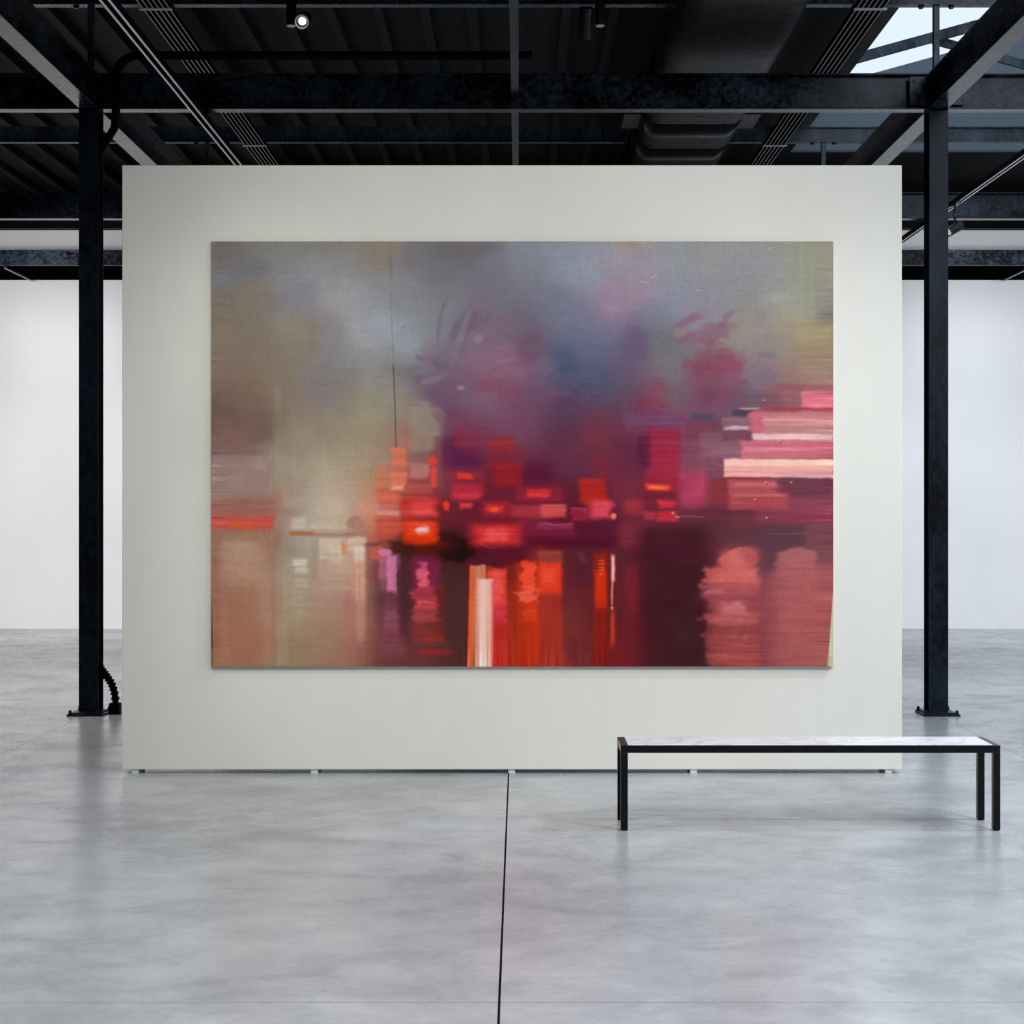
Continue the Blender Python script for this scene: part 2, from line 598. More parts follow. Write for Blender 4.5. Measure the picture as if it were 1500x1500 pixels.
# ------------------------------------------------------------------ lighting tracks and spotlights
def track(x0, x1, y0, y1, label):
    z = EYE + 3.10
    xm = (x0 + x1) / 2
    w = (x1 - x0)
    t = thing('lighting_track', label, 'lighting track', (xm, (y0 + y1) / 2, z))
    h = (y1 - y0) / 2
    mb = MB()
    mb.box(-w / 2 - .004, -w / 2 + .016, -h, h, .004, .055)
    mb.box(w / 2 - .016, w / 2 + .004, -h, h, .004, .055)
    mb.box(-w / 2 + .016, w / 2 - .016, -h, h, .03, .055)
    mb.build('channel', M_black, t)
    for s in (-1, 1):
        a, bb = sorted((s * (w / 2 - .0145), s * w / 2))
        MB().box(a, bb, -h, h, 0, .004).build('lip', M_rail_lip, t)
    for y in (CY, CY2):
        MB().box(-.05, .05, y - (y0 + y1) / 2 - .04, y - (y0 + y1) / 2 + .04, .055, BZ0 - z - .0005, .003).build('beam_clamp', M_black, t)
    return t
track(-2.546, -2.478, 2.0, 22.8, 'lighting track with two pale edges, left of the ceiling middle')
track(4.382, 4.436, 2.0, 22.8, 'lighting track with two pale edges, right of the right column')

def spotlight(loc, aim, label, head_off, lit, R=.048, Ln=.21):
    """cylinder driver on a rod with a tilting cylinder head"""
    t = thing('spotlight', label, 'spotlight', loc)
    MB().lathe([(0, 0), (.033, 0), (.034, .006), (.034, .34), (.0, .34)], 24).build('driver_can', M_blacksatin, t)
    MB().lathe([(0, -.004), (.029, -.004), (.029, .001), (0, .001)], 24).build('end_cap', M_ring, t)
    MB().tube([(0, 0, .34), (0, 0, CZ - loc[2] - .001)], .008, 10).build('hanger_rod', M_blacksatin, t)
    d = Vector(aim).normalized()
    q = Vector((0, 0, -1)).rotation_difference(d).to_matrix().to_4x4()
    m = Matrix.Translation(Vector(head_off)) @ q
    # local -Z is the lit end
    MB().lathe([(0, Ln * .62), (R * .8, Ln * .62), (R, Ln * .55), (R, -Ln * .38), (R * .93, -Ln * .38), (R * .9, -Ln * .30), (R * .55, -Ln * .22), (0, -Ln * .22)], 32, m).build('lamp_head', M_blacksatin, t)
    MB().lathe([(R * .90, -Ln * .375), (R * 1.01, -Ln * .375), (R * 1.01, -Ln * .40), (R * .86, -Ln * .40), (R * .84, -Ln * .33)], 32, m).build('bezel', M_ring if lit else M_blacksatin, t)
    MB().lathe([(0, -Ln * .25), (R * .48, -Ln * .25), (R * .5, -Ln * .235), (R * .5, -Ln * .22), (0, -Ln * .22)], 24, m).build('lens', M_glow if lit else M_dimglow, t)
    ho = Vector(head_off)
    MB().tube([(0, 0, .015), (ho.x, ho.y, max(.015, ho.z))], .011, 10).build('pivot', M_blacksatin, t)
    return t
spotlight((-1.535, 11.5, 4.877), (.02, -.92, -.40), 'lit ceiling spotlight with a pale ring, facing the viewer at upper left', (.074, .03, .045), True)
spotlight((.545, 11.5, 4.877), (-.04, .30, -.95), 'black ceiling spotlight seen from behind, turned down towards the painting', (-.096, .02, .0), False)

t = thing('track_spotlight', 'black spotlight hanging from the right lighting track beside the column', 'spotlight', (4.375, 17.1, EYE + 3.10))
MB().box(-.022, .022, -.09, .09, -.03, -.0005, .003).build('adapter', M_blacksatin, t)
MB().tube([(-.01, 0, -.03), (-.01, 0, -.20)], .011, 10).build('stem', M_blacksatin, t)
q = Vector((0, 0, -1)).rotation_difference(Vector((-.74, -.35, -.42)).normalized()).to_matrix().to_4x4()
m = Matrix.Translation((-.01, -.01, -.26)) @ q
MB().lathe([(0, .085), (.042, .085), (.048, .075), (.048, -.10), (.042, -.10), (.040, -.08), (0, -.08)], 28, m).build('lamp_head', M_blacksatin, t)
MB().lathe([(0, -.085), (.038, -.085), (.038, -.078), (0, -.078)], 24, m).build('lens', M_dimglow, t)

# ------------------------------------------------------------------ partition, painting, bench
t = thing('display_partition', 'large off-white freestanding partition carrying the red painting', 'partition', (-.0435, 10.55, 0))
MB().box(-2.3845, 2.3845, -.11, .11, .0252, 3.721, .003).build('board', M_panel, t)
for x in (-2.353, -1.255, -.046, 1.069, 2.263):
    MB().box(x + .0435 - .021, x + .0435 + .021, -.095, .09, 0, .025, .002).build('foot', M_white, t)

PX0, PX1, PZ0, PZ1, PYF = -1.877, 1.9145, .6573, 3.250, 10.405
# ------------------------------------------------------------------ the painting: pigment laid down stroke by stroke
# canvas units: one unit is about 4.2 mm; x runs 309.5..1220.5, y runs 353.5..976.5 (downwards)
CW, CH, CX0, CY0 = 911, 623, 309.5, 353.5
rng = np.random.default_rng(7)
YY, XX = np.mgrid[0:CH, 0:CW].astype(np.float32)
XX += CX0
YY += CY0

def blur1(a, r, axis):
    if r < 1:
        return a
    k = np.exp(-.5 * (np.arange(-2 * r, 2 * r + 1) / r) ** 2).astype(np.float32)
    k /= k.sum()
    pad = [(0, 0)] * a.ndim
    pad[axis] = (2 * r, 2 * r)
    p = np.pad(a, pad, mode='edge')
    out = np.zeros_like(a)
    n = a.shape[axis]
    for i, w_ in enumerate(k):
        sl = [slice(None)] * a.ndim
        sl[axis] = slice(i, i + n)
        out += w_ * p[tuple(sl)]
    return out

def smooth_noise(rx, ry):
    n_ = rng.standard_normal((CH, CW)).astype(np.float32)
    n_ = blur1(blur1(n_, rx, 1), ry, 0)
    return n_ / n_.std()

N_h = smooth_noise(26, 1)      # long horizontal bristle marks
N_v = smooth_noise(1, 26)      # long vertical bristle marks
N_c = smooth_noise(9, 7)       # cloudy scumble
N_w = smooth_noise(4, 2)       # ragged edges
N_b = smooth_noise(22, 16)     # broad drift
N_d = blur1(smooth_noise(1, 1), 1, 1)

GROUND = [
 # upper left
 (330,365,122,112,104),(315,402,118,119,126),(355,395,118,119,122),(370,362,124,124,123),(420,365,128,128,126),(480,360,129,127,120),(540,362,133,126,116),(562,360,146,133,114),(592,368,122,118,126),
 (330,450,127,117,103),(380,432,131,121,106),(390,470,126,119,107),(325,500,128,116,102),(312,540,128,113,103),(330,600,110,91,83),(360,585,119,99,87),(385,620,112,92,82),(340,640,126,96,89),(320,655,134,98,92),(350,555,126,108,95),(375,520,127,116,102),
 (425,405,135,135,142),(470,395,142,142,146),(510,380,138,137,140),(500,440,152,150,155),(540,450,146,147,152),(560,475,150,156,165),(530,495,156,157,161),(592,492,147,152,162),(480,490,130,128,132),(420,445,127,127,133),(432,482,137,127,112),(440,510,129,120,108),(505,525,128,126,128),(470,560,126,120,120),(485,578,122,116,118),(560,540,133,131,130),(602,547,119,117,123),(540,590,149,144,121),(500,602,143,133,116),(450,612,135,121,107),(405,570,128,116,102),(430,642,139,125,108),(480,642,151,137,118),(540,632,153,143,121),(580,590,147,137,122),(586,640,150,118,104),(575,420,138,138,142),(590,440,128,129,136),(545,520,142,142,142),(575,560,135,132,126),
 # upper middle
 (620,370,118,116,118),(680,362,110,106,108),(640,410,114,115,124),(612,440,134,138,142),(622,490,135,140,143),(650,470,126,128,135),(605,515,141,149,156),(720,385,119,121,131),(780,380,135,138,148),(840,380,142,148,160),(895,372,152,149,158),(860,405,141,146,161),(900,410,156,146,161),(900,440,150,126,149),(880,455,144,127,148),(832,440,121,124,141),(800,430,119,122,138),(740,430,118,115,127),(700,440,121,114,129),(700,482,126,107,127),(722,492,122,101,121),(760,480,112,99,116),(782,502,108,86,106),(700,512,134,105,126),(680,542,127,92,116),(730,532,139,107,130),(762,542,134,90,112),(742,562,124,78,96),(720,572,127,76,94),(650,562,113,88,111),(634,582,106,86,106),(690,582,119,99,124),(722,592,121,103,129),(782,562,110,85,108),(800,540,99,91,115),(826,524,80,92,116),(850,490,101,106,129),(872,520,94,95,121),(882,560,84,85,109),(860,580,79,80,106),(832,572,89,84,108),(905,540,98,88,111),(800,592,104,72,98),(830,595,86,60,84),(760,612,119,72,96),(700,622,112,66,92),(662,610,115,62,88),(720,642,110,60,81),(820,622,84,52,73),(870,602,110,55,76),(890,625,105,52,73),(910,582,89,70,86),(868,642,124,46,58),(780,642,110,60,81),(830,652,94,48,66),(612,600,146,134,121),(628,622,149,134,119),(618,650,152,126,113),(655,655,96,44,72),(690,645,128,48,72),
 (655,440,126,128,134),(660,520,124,110,126),(670,490,128,118,132),(630,540,118,108,120),(655,585,108,82,106),(765,450,114,108,124),(770,410,124,126,138),(810,470,112,112,132),(840,460,116,118,138),(870,480,112,114,136),(780,600,112,70,94),(740,610,118,72,96),(645,600,108,76,98),(850,610,92,54,76),
 # upper right
 (930,362,154,146,140),(962,372,146,151,156),(992,385,140,143,147),(925,402,150,142,158),(950,412,150,136,151),(930,432,150,126,146),(982,422,138,140,155),(962,460,127,132,148),(1040,382,146,144,146),(1090,360,144,143,146),(1132,392,143,142,146),(1060,420,138,138,142),(1120,430,135,136,135),(1165,380,142,142,130),(1182,385,147,148,130),(1214,372,148,141,128),(1200,420,140,138,125),(1212,455,129,125,116),(1142,437,150,150,139),(1182,450,148,148,131),(1105,460,135,132,130),(1050,440,137,134,141),(1085,482,141,134,126),(1100,502,142,129,123),(965,500,108,108,113),(977,532,116,112,117),(985,562,114,105,110),(990,582,106,90,96),(937,500,100,83,106),(930,560,109,85,106),(920,600,95,61,81),(1102,532,125,111,119),(1112,562,118,101,116),(1142,512,136,126,124),(1170,492,151,137,110),(1212,502,146,133,106),(1190,522,140,122,102),(1168,542,146,118,106),(1212,545,149,127,114),(1150,562,129,99,101),(1200,562,144,107,106),(1090,592,96,86,101),(1120,592,110,83,91),(1030,450,134,128,142),(1000,440,134,134,150),(905,470,128,112,138),(915,500,106,100,126),(950,470,118,116,136),(1010,590,112,72,92),(1060,590,110,76,96),(960,590,122,66,86),(940,620,108,62,92),
 # middle band, left
 (320,668,128,106,103),(350,700,153,127,121),(315,700,150,118,112),(397,690,146,131,117),(350,740,150,101,88),(405,735,158,118,99),(420,690,159,149,129),(450,655,156,143,125),(480,690,172,159,139),(520,690,166,152,131),(432,735,163,151,138),(480,742,186,170,150),(475,770,186,171,149),(510,735,184,162,140),(545,700,180,140,112),(540,742,202,142,120),(500,760,181,159,136),(450,760,168,156,142),(560,660,158,136,114),(535,668,160,148,126),
 # middle band, centre and right: dark maroon ground
 (560,720,196,105,82),(600,700,172,95,88),(630,690,166,78,74),(610,745,170,58,56),(570,770,178,78,64),(650,700,112,48,62),(680,680,98,34,66),(720,690,110,34,50),(740,720,104,30,46),(700,750,92,26,42),(650,750,104,34,42),(660,780,82,28,38),(720,770,100,26,42),(780,700,92,28,56),(800,680,96,42,64),(790,740,104,30,46),(850,690,92,40,62),(840,720,92,28,46),(830,770,88,18,42),(880,690,108,40,58),(890,730,98,34,54),(880,775,82,24,44),(920,690,106,42,62),(935,660,86,38,62),(960,660,130,44,66),(985,690,138,46,68),(930,730,118,38,52),(960,730,112,32,48),(930,780,96,34,50),(985,770,92,34,54),(1020,690,116,66,86),(1015,720,158,60,86),(1050,720,124,50,58),(1040,660,124,82,96),(1000,640,120,62,84),(900,655,100,46,66),(1040,760,88,42,54),(1090,760,98,46,54),(1150,760,120,58,70),(1200,760,130,60,76),(1180,790,92,58,66),(1135,785,80,50,62),(1215,790,108,62,68),(1090,790,84,48,56),(1030,790,76,36,46),
 # lower left
 (350,790,152,118,98),(318,820,152,108,90),(350,830,179,143,121),(390,830,168,126,108),(318,880,154,106,88),(350,880,163,117,95),(395,880,168,124,104),(330,940,163,112,91),(370,950,160,108,88),(350,910,160,112,90),(405,800,150,108,92),(405,940,160,118,96),(420,850,165,152,130),(425,900,162,148,122),(440,880,165,152,126),(430,950,148,128,98),(425,972,144,124,94),(430,800,165,160,148),(465,840,165,147,127),(485,832,188,163,143),(480,862,178,146,129),(468,885,165,127,111),(480,930,158,121,98),(500,955,155,113,96),(515,880,167,118,106),(525,850,196,152,128),(530,910,186,136,112),(530,955,162,110,94),(455,940,150,126,100),(455,900,160,140,116),
 # lower middle
 (560,850,84,50,54),(560,900,94,50,56),(545,950,118,62,60),(585,870,78,42,46),(600,830,72,34,40),(590,940,112,56,60),(600,965,104,52,54),(645,830,66,32,34),(660,880,76,42,40),(665,940,78,46,43),(650,970,90,46,44),(620,975,104,48,46),(575,970,112,56,58),(700,830,80,26,36),(750,830,84,22,34),(740,880,150,44,30),(755,920,150,46,26),(740,960,178,46,32),(810,840,150,44,36),(805,920,164,48,38),(800,970,166,48,36),(845,830,84,30,40),(845,880,88,32,40),(845,930,104,42,42),(845,970,112,42,46),(880,870,124,30,20),(880,940,126,28,18),(905,850,76,30,40),(905,900,76,28,36),(905,960,98,30,34),
 # lower right
 (960,830,68,25,36),(925,860,106,30,42),(925,920,100,30,40),(925,970,108,28,36),(965,890,66,24,30),(970,950,58,30,30),(1000,850,64,26,34),(1005,900,56,26,30),(1010,960,60,34,36),(1020,820,70,30,40),(1080,830,186,88,82),(1060,860,160,74,78),(1070,900,160,76,78),(1075,950,148,66,66),(1125,820,86,55,65),(1130,870,128,64,72),(1125,940,126,58,62),(1170,830,158,88,90),(1175,870,160,80,84),(1180,920,158,76,80),(1170,965,150,72,72),(1210,850,155,80,82),(1205,950,150,76,78),(1205,815,112,68,72),
]
def ground():
    q = 4
    gx, gy = XX[::q, ::q], YY[::q, ::q]
    num = np.zeros(gx.shape + (3,), np.float32)
    den = np.zeros(gx.shape, np.float32)
    P = np.array(GROUND, np.float32)
    for x, y, r, g_, b_ in P:
        s_ = 19.0
        d2 = (gx - x) ** 2 + (gy - y) ** 2
        w_ = np.exp(-d2 / (2 * s_ * s_)) + .02 / (1 + (d2 / 900) ** 2)
        num += w_[..., None] * np.array((r, g_, b_), np.float32)
        den += w_
    lo = num / den[..., None]
    # bilinear up, sampled through a drifting offset so the blends look brushed
    u = np.clip((XX - CX0) / q + N_c * .5 + N_b * .5, 0, lo.shape[1] - 1.001)
    v_ = np.clip((YY - CY0) / q + N_c * .35 + N_w * .15, 0, lo.shape[0] - 1.001)
    i, j_ = u.astype(int), v_.astype(int)
    fu, fv = (u - i)[..., None], (v_ - j_)[..., None]
    return (lo[j_, i] * (1 - fu) + lo[j_, i + 1] * fu) * (1 - fv) + (lo[j_ + 1, i] * (1 - fu) + lo[j_ + 1, i + 1] * fu) * fv
ART = ground()

SOFT, STRK, ALPH = 1.0, 1.0, 1.0

def sstep(t_):
    t_ = np.clip(t_, 0, 1)
    return t_ * t_ * (3 - 2 * t_)

def lay(mask, col, sl, streak=0.0, kind='h'):
    c_ = np.array(col, np.float32)
    n_ = {'h': N_h, 'v': N_v, 'c': N_c}[kind][sl]
    src = c_ + (n_ * streak)[..., None] * np.array((1, .9, .85), np.float32)
    ART[sl] = ART[sl] * (1 - mask[..., None]) + src * mask[..., None]

def window(x0, y0, x1, y1, pad):
    return (slice(max(0, int(y0 - pad - CY0)), min(CH, int(y1 + pad - CY0) + 1)), slice(max(0, int(x0 - pad - CX0)), min(CW, int(x1 + pad - CX0) + 1)))

def rect(x0, y0, x1, y1, col, a=1.0, sx=3.0, sy=3.0, streak=3.0, kind='h', rag=1.0, skew=0.0, sag=0.0):
    """flat brush mark: own softness across and along, ragged ends, skew for leaning marks"""
    sx = min(sx * SOFT, (x1 - x0) * .95)
    sy = min(sy * SOFT, (y1 - y0) * .95)
    streak = streak * STRK
    sl = window(x0, y0, x1, y1, 3 * max(sx, sy) + abs(skew) + 6)
    x, y = XX[sl], YY[sl]
    if x.size == 0:
        return
    x = x - skew * (y - y0) / max(1, y1 - y0) + N_w[sl] * rag * (1 if kind == 'h' else .3)
    y = y + N_w[sl] * rag * (.4 if kind == 'h' else 1) - sag * ((x - x0) / max(1, x1 - x0))
    mx = sstep((x - x0) / sx + .5) * sstep((x1 - x) / sx + .5)
    my = sstep((y - y0) / sy + .5) * sstep((y1 - y) / sy + .5)
    lay(mx * my * a * ALPH, col, sl, streak, kind)

def blob(x, y, rx, ry, col, a=1.0, soft=.6, rot=0.0, rag=.12, streak=3.0, kind='c'):
    R_ = max(rx, ry) * (1 + soft) + 8
    sl = window(x - R_, y - R_, x + R_, y + R_, 0)
    dx, dy = XX[sl] - x, YY[sl] - y
    if dx.size == 0:
        return
    c_, s_ = math.cos(rot), math.sin(rot)
    u, v_ = (dx * c_ + dy * s_) / rx, (-dx * s_ + dy * c_) / ry
    d = np.sqrt(u * u + v_ * v_) + N_w[sl] * rag * .6 + N_c[sl] * rag * .5
    lay(sstep((1 + soft / 2 - d) / max(soft, .05)) * a, col, sl, streak, kind)

def sweep(pts, w0, w1, col, a=.6, soft=.9, streak=4.0):
    """a brush drawn along a curve, width from w0 to w1"""
    P = np.array(pts, float)
    n_ = int(max(48, math.hypot(pts[0][0] - pts[-1][0], pts[0][1] - pts[-1][1]) * 1.5))
    t_ = np.linspace(0, 1, n_)
    if len(P) == 3:
        C = np.outer((1 - t_) ** 2, P[0]) + np.outer(2 * t_ * (1 - t_), P[1]) + np.outer(t_ ** 2, P[2])
    else:
        C = np.outer(1 - t_, P[0]) + np.outer(t_, P[-1])
    m = max(w0, w1) * 1.6 + 3
    sl = window(C[:, 0].min(), C[:, 1].min(), C[:, 0].max(), C[:, 1].max(), m)
    x, y = XX[sl], YY[sl]
    best = np.full(x.shape, 9.0, np.float32)
    fade = np.ones(x.shape, np.float32)
    for k in range(n_):
        wk = w0 + (w1 - w0) * t_[k]
        dk_ = np.sqrt((x - C[k, 0]) ** 2 + (y - C[k, 1]) ** 2) / wk
        near = dk_ < best
        best = np.where(near, dk_, best)
        if w0 + w1 > 3:
            fade = np.where(near, float(sstep(t_[k] / .3 + .1) * sstep((1 - t_[k]) / .45 + .05)), fade)
    best += (N_w[sl] * .10 + N_c[sl] * .14) * (1 if max(w0, w1) > 1.5 else 0)
    lay(sstep((1 + soft / 2 - best) / soft) * a * .9 * fade, col, sl, streak, 'c')
# ---- sky: scumbled greys and violets
blob(345, 402, 46, 9, (117, 120, 127), .55, .9, -.12)
blob(318, 408, 22, 12, (119, 120, 131), .5, .9)
rect(402, 395, 470, 470, (132, 132, 140), .35, 16, 22)
blob(425, 478, 26, 14, (138, 129, 112), .5, .8)
blob(455, 500, 16, 26, (134, 125, 110), .4, .8)
blob(563, 478, 26, 22, (150, 157, 168), .4, 1.0)
blob(545, 498, 28, 10, (162, 164, 168), .3, .9)
blob(598, 505, 18, 16, (150, 160, 174), .4, .9)
blob(605, 545, 40, 9, (114, 113, 119), .5, 1.0, .1)
blob(545, 590, 26, 22, (151, 147, 122), .4, .9)
rect(400, 560, 412, 790, (150, 140, 124), .30, 10, 60, 2, 'v')
rect(392, 570, 400, 700, (118, 104, 92), .25, 8, 40, 2, 'v')
rect(568, 354, 574, 400, (118, 112, 108), .3, 3, 10)
blob(560, 360, 22, 9, (152, 136, 114), .5, .8)
blob(684, 362, 50, 14, (108, 104, 106), .5, 1.0, -.15)
blob(845, 395, 44, 24, (144, 150, 165), .4, 1.0)
blob(898, 440, 22, 26, (152, 126, 150), .5, .8)
blob(935, 408, 30, 40, (152, 138, 154), .35, 1.0, .4)
blob(930, 432, 24, 14, (152, 128, 148), .3, .9)
blob(918, 360, 14, 7, (166, 150, 132), .7, .5)
blob(824, 530, 20, 18, (72, 88, 118), .5, 1.0)
blob(840, 545, 34, 30, (80, 86, 110), .4, 1.0)
blob(800, 535, 16, 12, (112, 104, 124), .3, .9)
blob(868, 575, 26, 20, (78, 80, 106), .35, .9)
blob(835, 592, 24, 20, (82, 58, 82), .5, .9)
# violet cloud with its swept bristle marks
blob(745, 545, 44, 18, (136, 96, 116), .45, .8, -.3)
blob(725, 568, 34, 16, (126, 74, 92), .45, .8, -.2)
blob(775, 512, 18, 24, (108, 80, 102), .45, .8)
blob(715, 480, 30, 28, (124, 104, 124), .35, .9)
sweep([(655, 520), (668, 455), (715, 430)], 6, 4, (116, 96, 120), .55)
sweep([(665, 530), (690, 465), (717, 418)], 7, 3, (122, 96, 118), .55)
sweep([(680, 525), (700, 480), (735, 440)], 8, 5, (126, 102, 126), .4)
sweep([(641, 505), (643, 450), (662, 420)], 3.5, 2, (110, 100, 118), .45)
sweep([(640, 505), (642, 480), (645, 450)], 3, 2, (120, 104, 124), .4)
sweep([(672, 510), (680, 470), (692, 445)], 4, 2, (140, 142, 146), .5)
sweep([(660, 530), (670, 505), (676, 490)], 4, 3, (142, 138, 144), .35)
sweep([(605, 520), (625, 530), (650, 526)], 4, 8, (106, 84, 104), .75, .35)
sweep([(602, 562), (622, 550), (655, 548)], 4, 10, (108, 90, 110), .7, .35)
sweep([(622, 585), (640, 575), (668, 560)], 5, 14, (110, 86, 110), .6, .4)
sweep([(630, 604), (650, 596), (680, 585)], 4, 12, (106, 78, 102), .5, .4)
blob(645, 535, 12, 6, (118, 96, 116), .5, .7)
blob(633, 556, 18, 5, (150, 136, 152), .3, .6, -.2)
blob(700, 496, 7, 6, (160, 136, 156), .45, .8)
blob(675, 568, 6, 4, (176, 140, 158), .5, .8)
sweep([(705, 545), (735, 520), (785, 528)], 4, 3, (154, 116, 138), .4)
sweep([(715, 560), (745, 530), (780, 535)], 5, 4, (146, 106, 128), .35)
sweep([(700, 585), (720, 575), (735, 580)], 7, 5, (130, 116, 142), .4)
sweep([(785, 562), (800, 548), (815, 530)], 5, 4, (116, 98, 120), .35)
sweep([(790, 585), (815, 565), (860, 590)], 6, 4, (116, 78, 102), .4)
blob(660, 620, 16, 22, (112, 58, 84), .4, .8)
# cream light against the violet edge
blob(622, 615, 28, 26, (150, 138, 122), .75, .45, .3)
blob(610, 645, 26, 20, (154, 132, 117), .6, .6)
sweep([(660, 645), (652, 615), (628, 590)], 5, 7, (112, 78, 102), .55, .5)
# crimson cloud at right
blob(1048, 542, 44, 38, (125, 70, 90), .7, .7, 0, .14)
blob(1055, 534, 34, 16, (130, 64, 84), .5, .8)
blob(1045, 590, 40, 22, (116, 70, 94), .55, .7)
blob(1035, 490, 40, 14, (130, 82, 104), .6, .7, -.3)
sweep([(978, 484), (1015, 466), (1035, 455)], 5, 7, (136, 84, 106), .65)
sweep([(1055, 470), (1068, 460), (1080, 450)], 5, 2, (132, 96, 108), .5)
blob(1000, 490, 18, 10, (124, 84, 104), .5, .7)
blob(995, 487, 12, 7, (150, 136, 126), .4, .7)
blob(1008, 534, 12, 6, (134, 66, 90), .5, .6)
blob(1085, 570, 14, 14, (114, 80, 100), .4, .8)
blob(968, 498, 17, 22, (104, 110, 112), .4, .9)
blob(930, 505, 18, 26, (98, 80, 106), .4, .9)
blob(958, 570, 18, 16, (128, 62, 84), .45, .8)
blob(952, 595, 26, 12, (132, 54, 74), .5, .8)
# ochre and grey at upper right
rect(1168, 470, 1221, 500, (151, 138, 108), .6, 14, 8)
rect(1150, 500, 1221, 528, (143, 126, 104), .4, 20, 10)
rect(1172, 535, 1221, 548, (150, 126, 112), .4, 12, 6)
rect(1196, 455, 1221, 468, (118, 112, 104), .35, 10, 5)
rect(1170, 360, 1178, 470, (150, 152, 134), .35, 8, 30, 3, 'v')
rect(1186, 380, 1191, 465, (152, 152, 130), .35, 6, 20, 3, 'v')
blob(1138, 436, 18, 8, (154, 153, 141), .5, .8)
rect(1065, 480, 1160, 488, (146, 138, 126), .35, 24, 6)
blob(1120, 520, 16, 5, (112, 104, 112), .45, .8)
rect(1095, 545, 1145, 575, (122, 104, 116), .4, 16, 12)
# thin seam line down the canvas and impasto nicks
sweep([(571, 354), (573, 450), (576, 540)], .7, .7, (100, 96, 96), .45)
sweep([(576, 535), (578, 590), (580, 655)], .9, .9, (78, 60, 60), .8)
for x, y, dx_, dy_, c in ((938, 412, 12, 3, (200, 190, 196)), (952, 407, 9, -5, (196, 186, 190)), (588, 480, 4, -3, (84, 82, 84)), (1125, 366, 5, -3, (196, 194, 194)), (1034, 546, 7, -2, (170, 120, 130)), (1117, 585, 4, 1, (60, 44, 52)), (1200, 494, 6, 1, (176, 160, 130)), (820, 470, 14, -8, (136, 134, 150)), (850, 478, 12, -2, (140, 138, 154)), (1152, 384, 8, -6, (164, 162, 160)), (1020, 425, 4, 0, (176, 174, 176)), (798, 482, 10, 6, (134, 130, 148))):
    sweep([(x, y), (x + dx_, y + dy_)], .9, .7, c, .5)

# ---- left: mauve block, orange bar, pale columns
rect(311, 667, 394, 729, (154, 128, 122), .8, 6, 10, 3)
rect(311, 690, 394, 716, (150, 122, 118), .35, 10, 14)
rect(374, 668, 392, 690, (164, 140, 122), .4, 8, 10)
rect(309, 655, 390, 668, (124, 100, 98), .45, 14, 8)
rect(309, 731, 404, 753, (152, 102, 90), .7, 8, 8)
rect(398, 715, 412, 800, (158, 112, 96), .35, 8, 20, 2, 'v')
rect(308, 754, 403, 775, (190, 82, 73), .96, 3, 3, 4, 'h', 1.2)
rect(335, 763, 372, 774, (208, 88, 48), .75, 12, 5)
rect(312, 762, 330, 770, (206, 92, 84), .4, 8, 5)
rect(330, 775, 402, 779, (132, 96, 80), .5, 8, 4)
for x in (345, 357, 362, 371, 380, 384, 391, 398):
    rect(x - .9, 775, x + .9, 783 + (x * 7) % 9, (196, 112, 96), .7, 1.4, 5, 1, 'v', .2)
rect(383, 776, 392, 788, (128, 112, 104), .5, 4, 4)
rect(324, 778, 384, 792, (152, 124, 98), .45, 12, 8)
blob(352, 805, 34, 16, (182, 148, 126), .6, .7)
rect(326, 800, 386, 860, (178, 141, 119), .55, 18, 24, 2)
rect(336, 855, 376, 910, (160, 112, 88), .5, 16, 26, 2, 'v')
rect(384, 860, 400, 970, (172, 128, 108), .4, 12, 20, 2, 'v')
rect(322, 850, 334, 970, (172, 126, 106), .4, 10, 24, 2, 'v')
rect(309, 790, 322, 960, (154, 104, 86), .45, 10, 20, 2, 'v')
rect(398, 776, 412, 976, (148, 108, 90), .35, 8, 20, 2, 'v')
rect(404, 800, 422, 976, (164, 150, 126), .4, 8, 20, 2, 'v')
rect(425, 757, 449, 774, (196, 183, 172), .75, 10, 6, 5)
rect(414, 728, 450, 742, (166, 158, 146), .5, 14, 8)
blob(484, 742, 24, 14, (194, 178, 158), .65, .8)
blob(478, 770, 26, 8, (196, 180, 154), .6, .8)
rect(454, 775, 505, 779, (150, 128, 110), .4, 14, 4)
rect(424, 778, 458, 784, (176, 104, 62), .85, 8, 3, 6)
rect(456, 780, 520, 786, (146, 112, 98), .65, 14, 4)
rect(410, 785, 430, 820, (150, 144, 130), .4, 10, 12)
rect(428, 818, 449, 828, (216, 208, 198), .75, 8, 5, 9)
rect(432, 829, 450, 839, (208, 198, 188), .6, 7, 5, 9)
rect(434, 848, 449, 858, (194, 184, 170), .6, 8, 6, 8)
rect(426, 845, 446, 900, (168, 158, 136), .35, 12, 16, 4)
rect(456, 790, 466, 850, (150, 132, 112), .45, 7, 14, 3, 'v')
rect(469, 788, 501, 818, (204, 186, 164), .8, 7, 7, 6)
rect(482, 800, 500, 826, (214, 196, 174), .65, 8, 8, 6)
blob(490, 832, 20, 18, (190, 162, 142), .5, .8)
rect(478, 835, 512, 862, (182, 148, 132), .45, 12, 10, 5)
rect(501, 795, 506, 812, (222, 128, 84), .85, 2.5, 4, 2, 'v')
rect(509, 786, 535, 806, (204, 180, 158), .85, 5, 5, 4)
rect(518, 800, 534, 822, (222, 204, 188), .75, 8, 8, 4, 'v')
rect(518, 820, 536, 880, (208, 158, 132), .75, 8, 16, 5, 'v')
rect(522, 870, 536, 940, (188, 140, 116), .6, 8, 24, 4, 'v')
rect(505, 870, 520, 960, (164, 112, 104), .5, 8, 24, 4, 'v')
rect(536, 800, 548, 976, (138, 84, 78), .5, 9, 20, 3, 'v')
blob(521, 767, 13, 9.5, (148, 104, 96), .55, .6)
blob(521, 766.5, 9.5, 6.5, (182, 126, 112), .75, .6)
rect(505, 776, 535, 784, (150, 108, 100), .5, 8, 5)
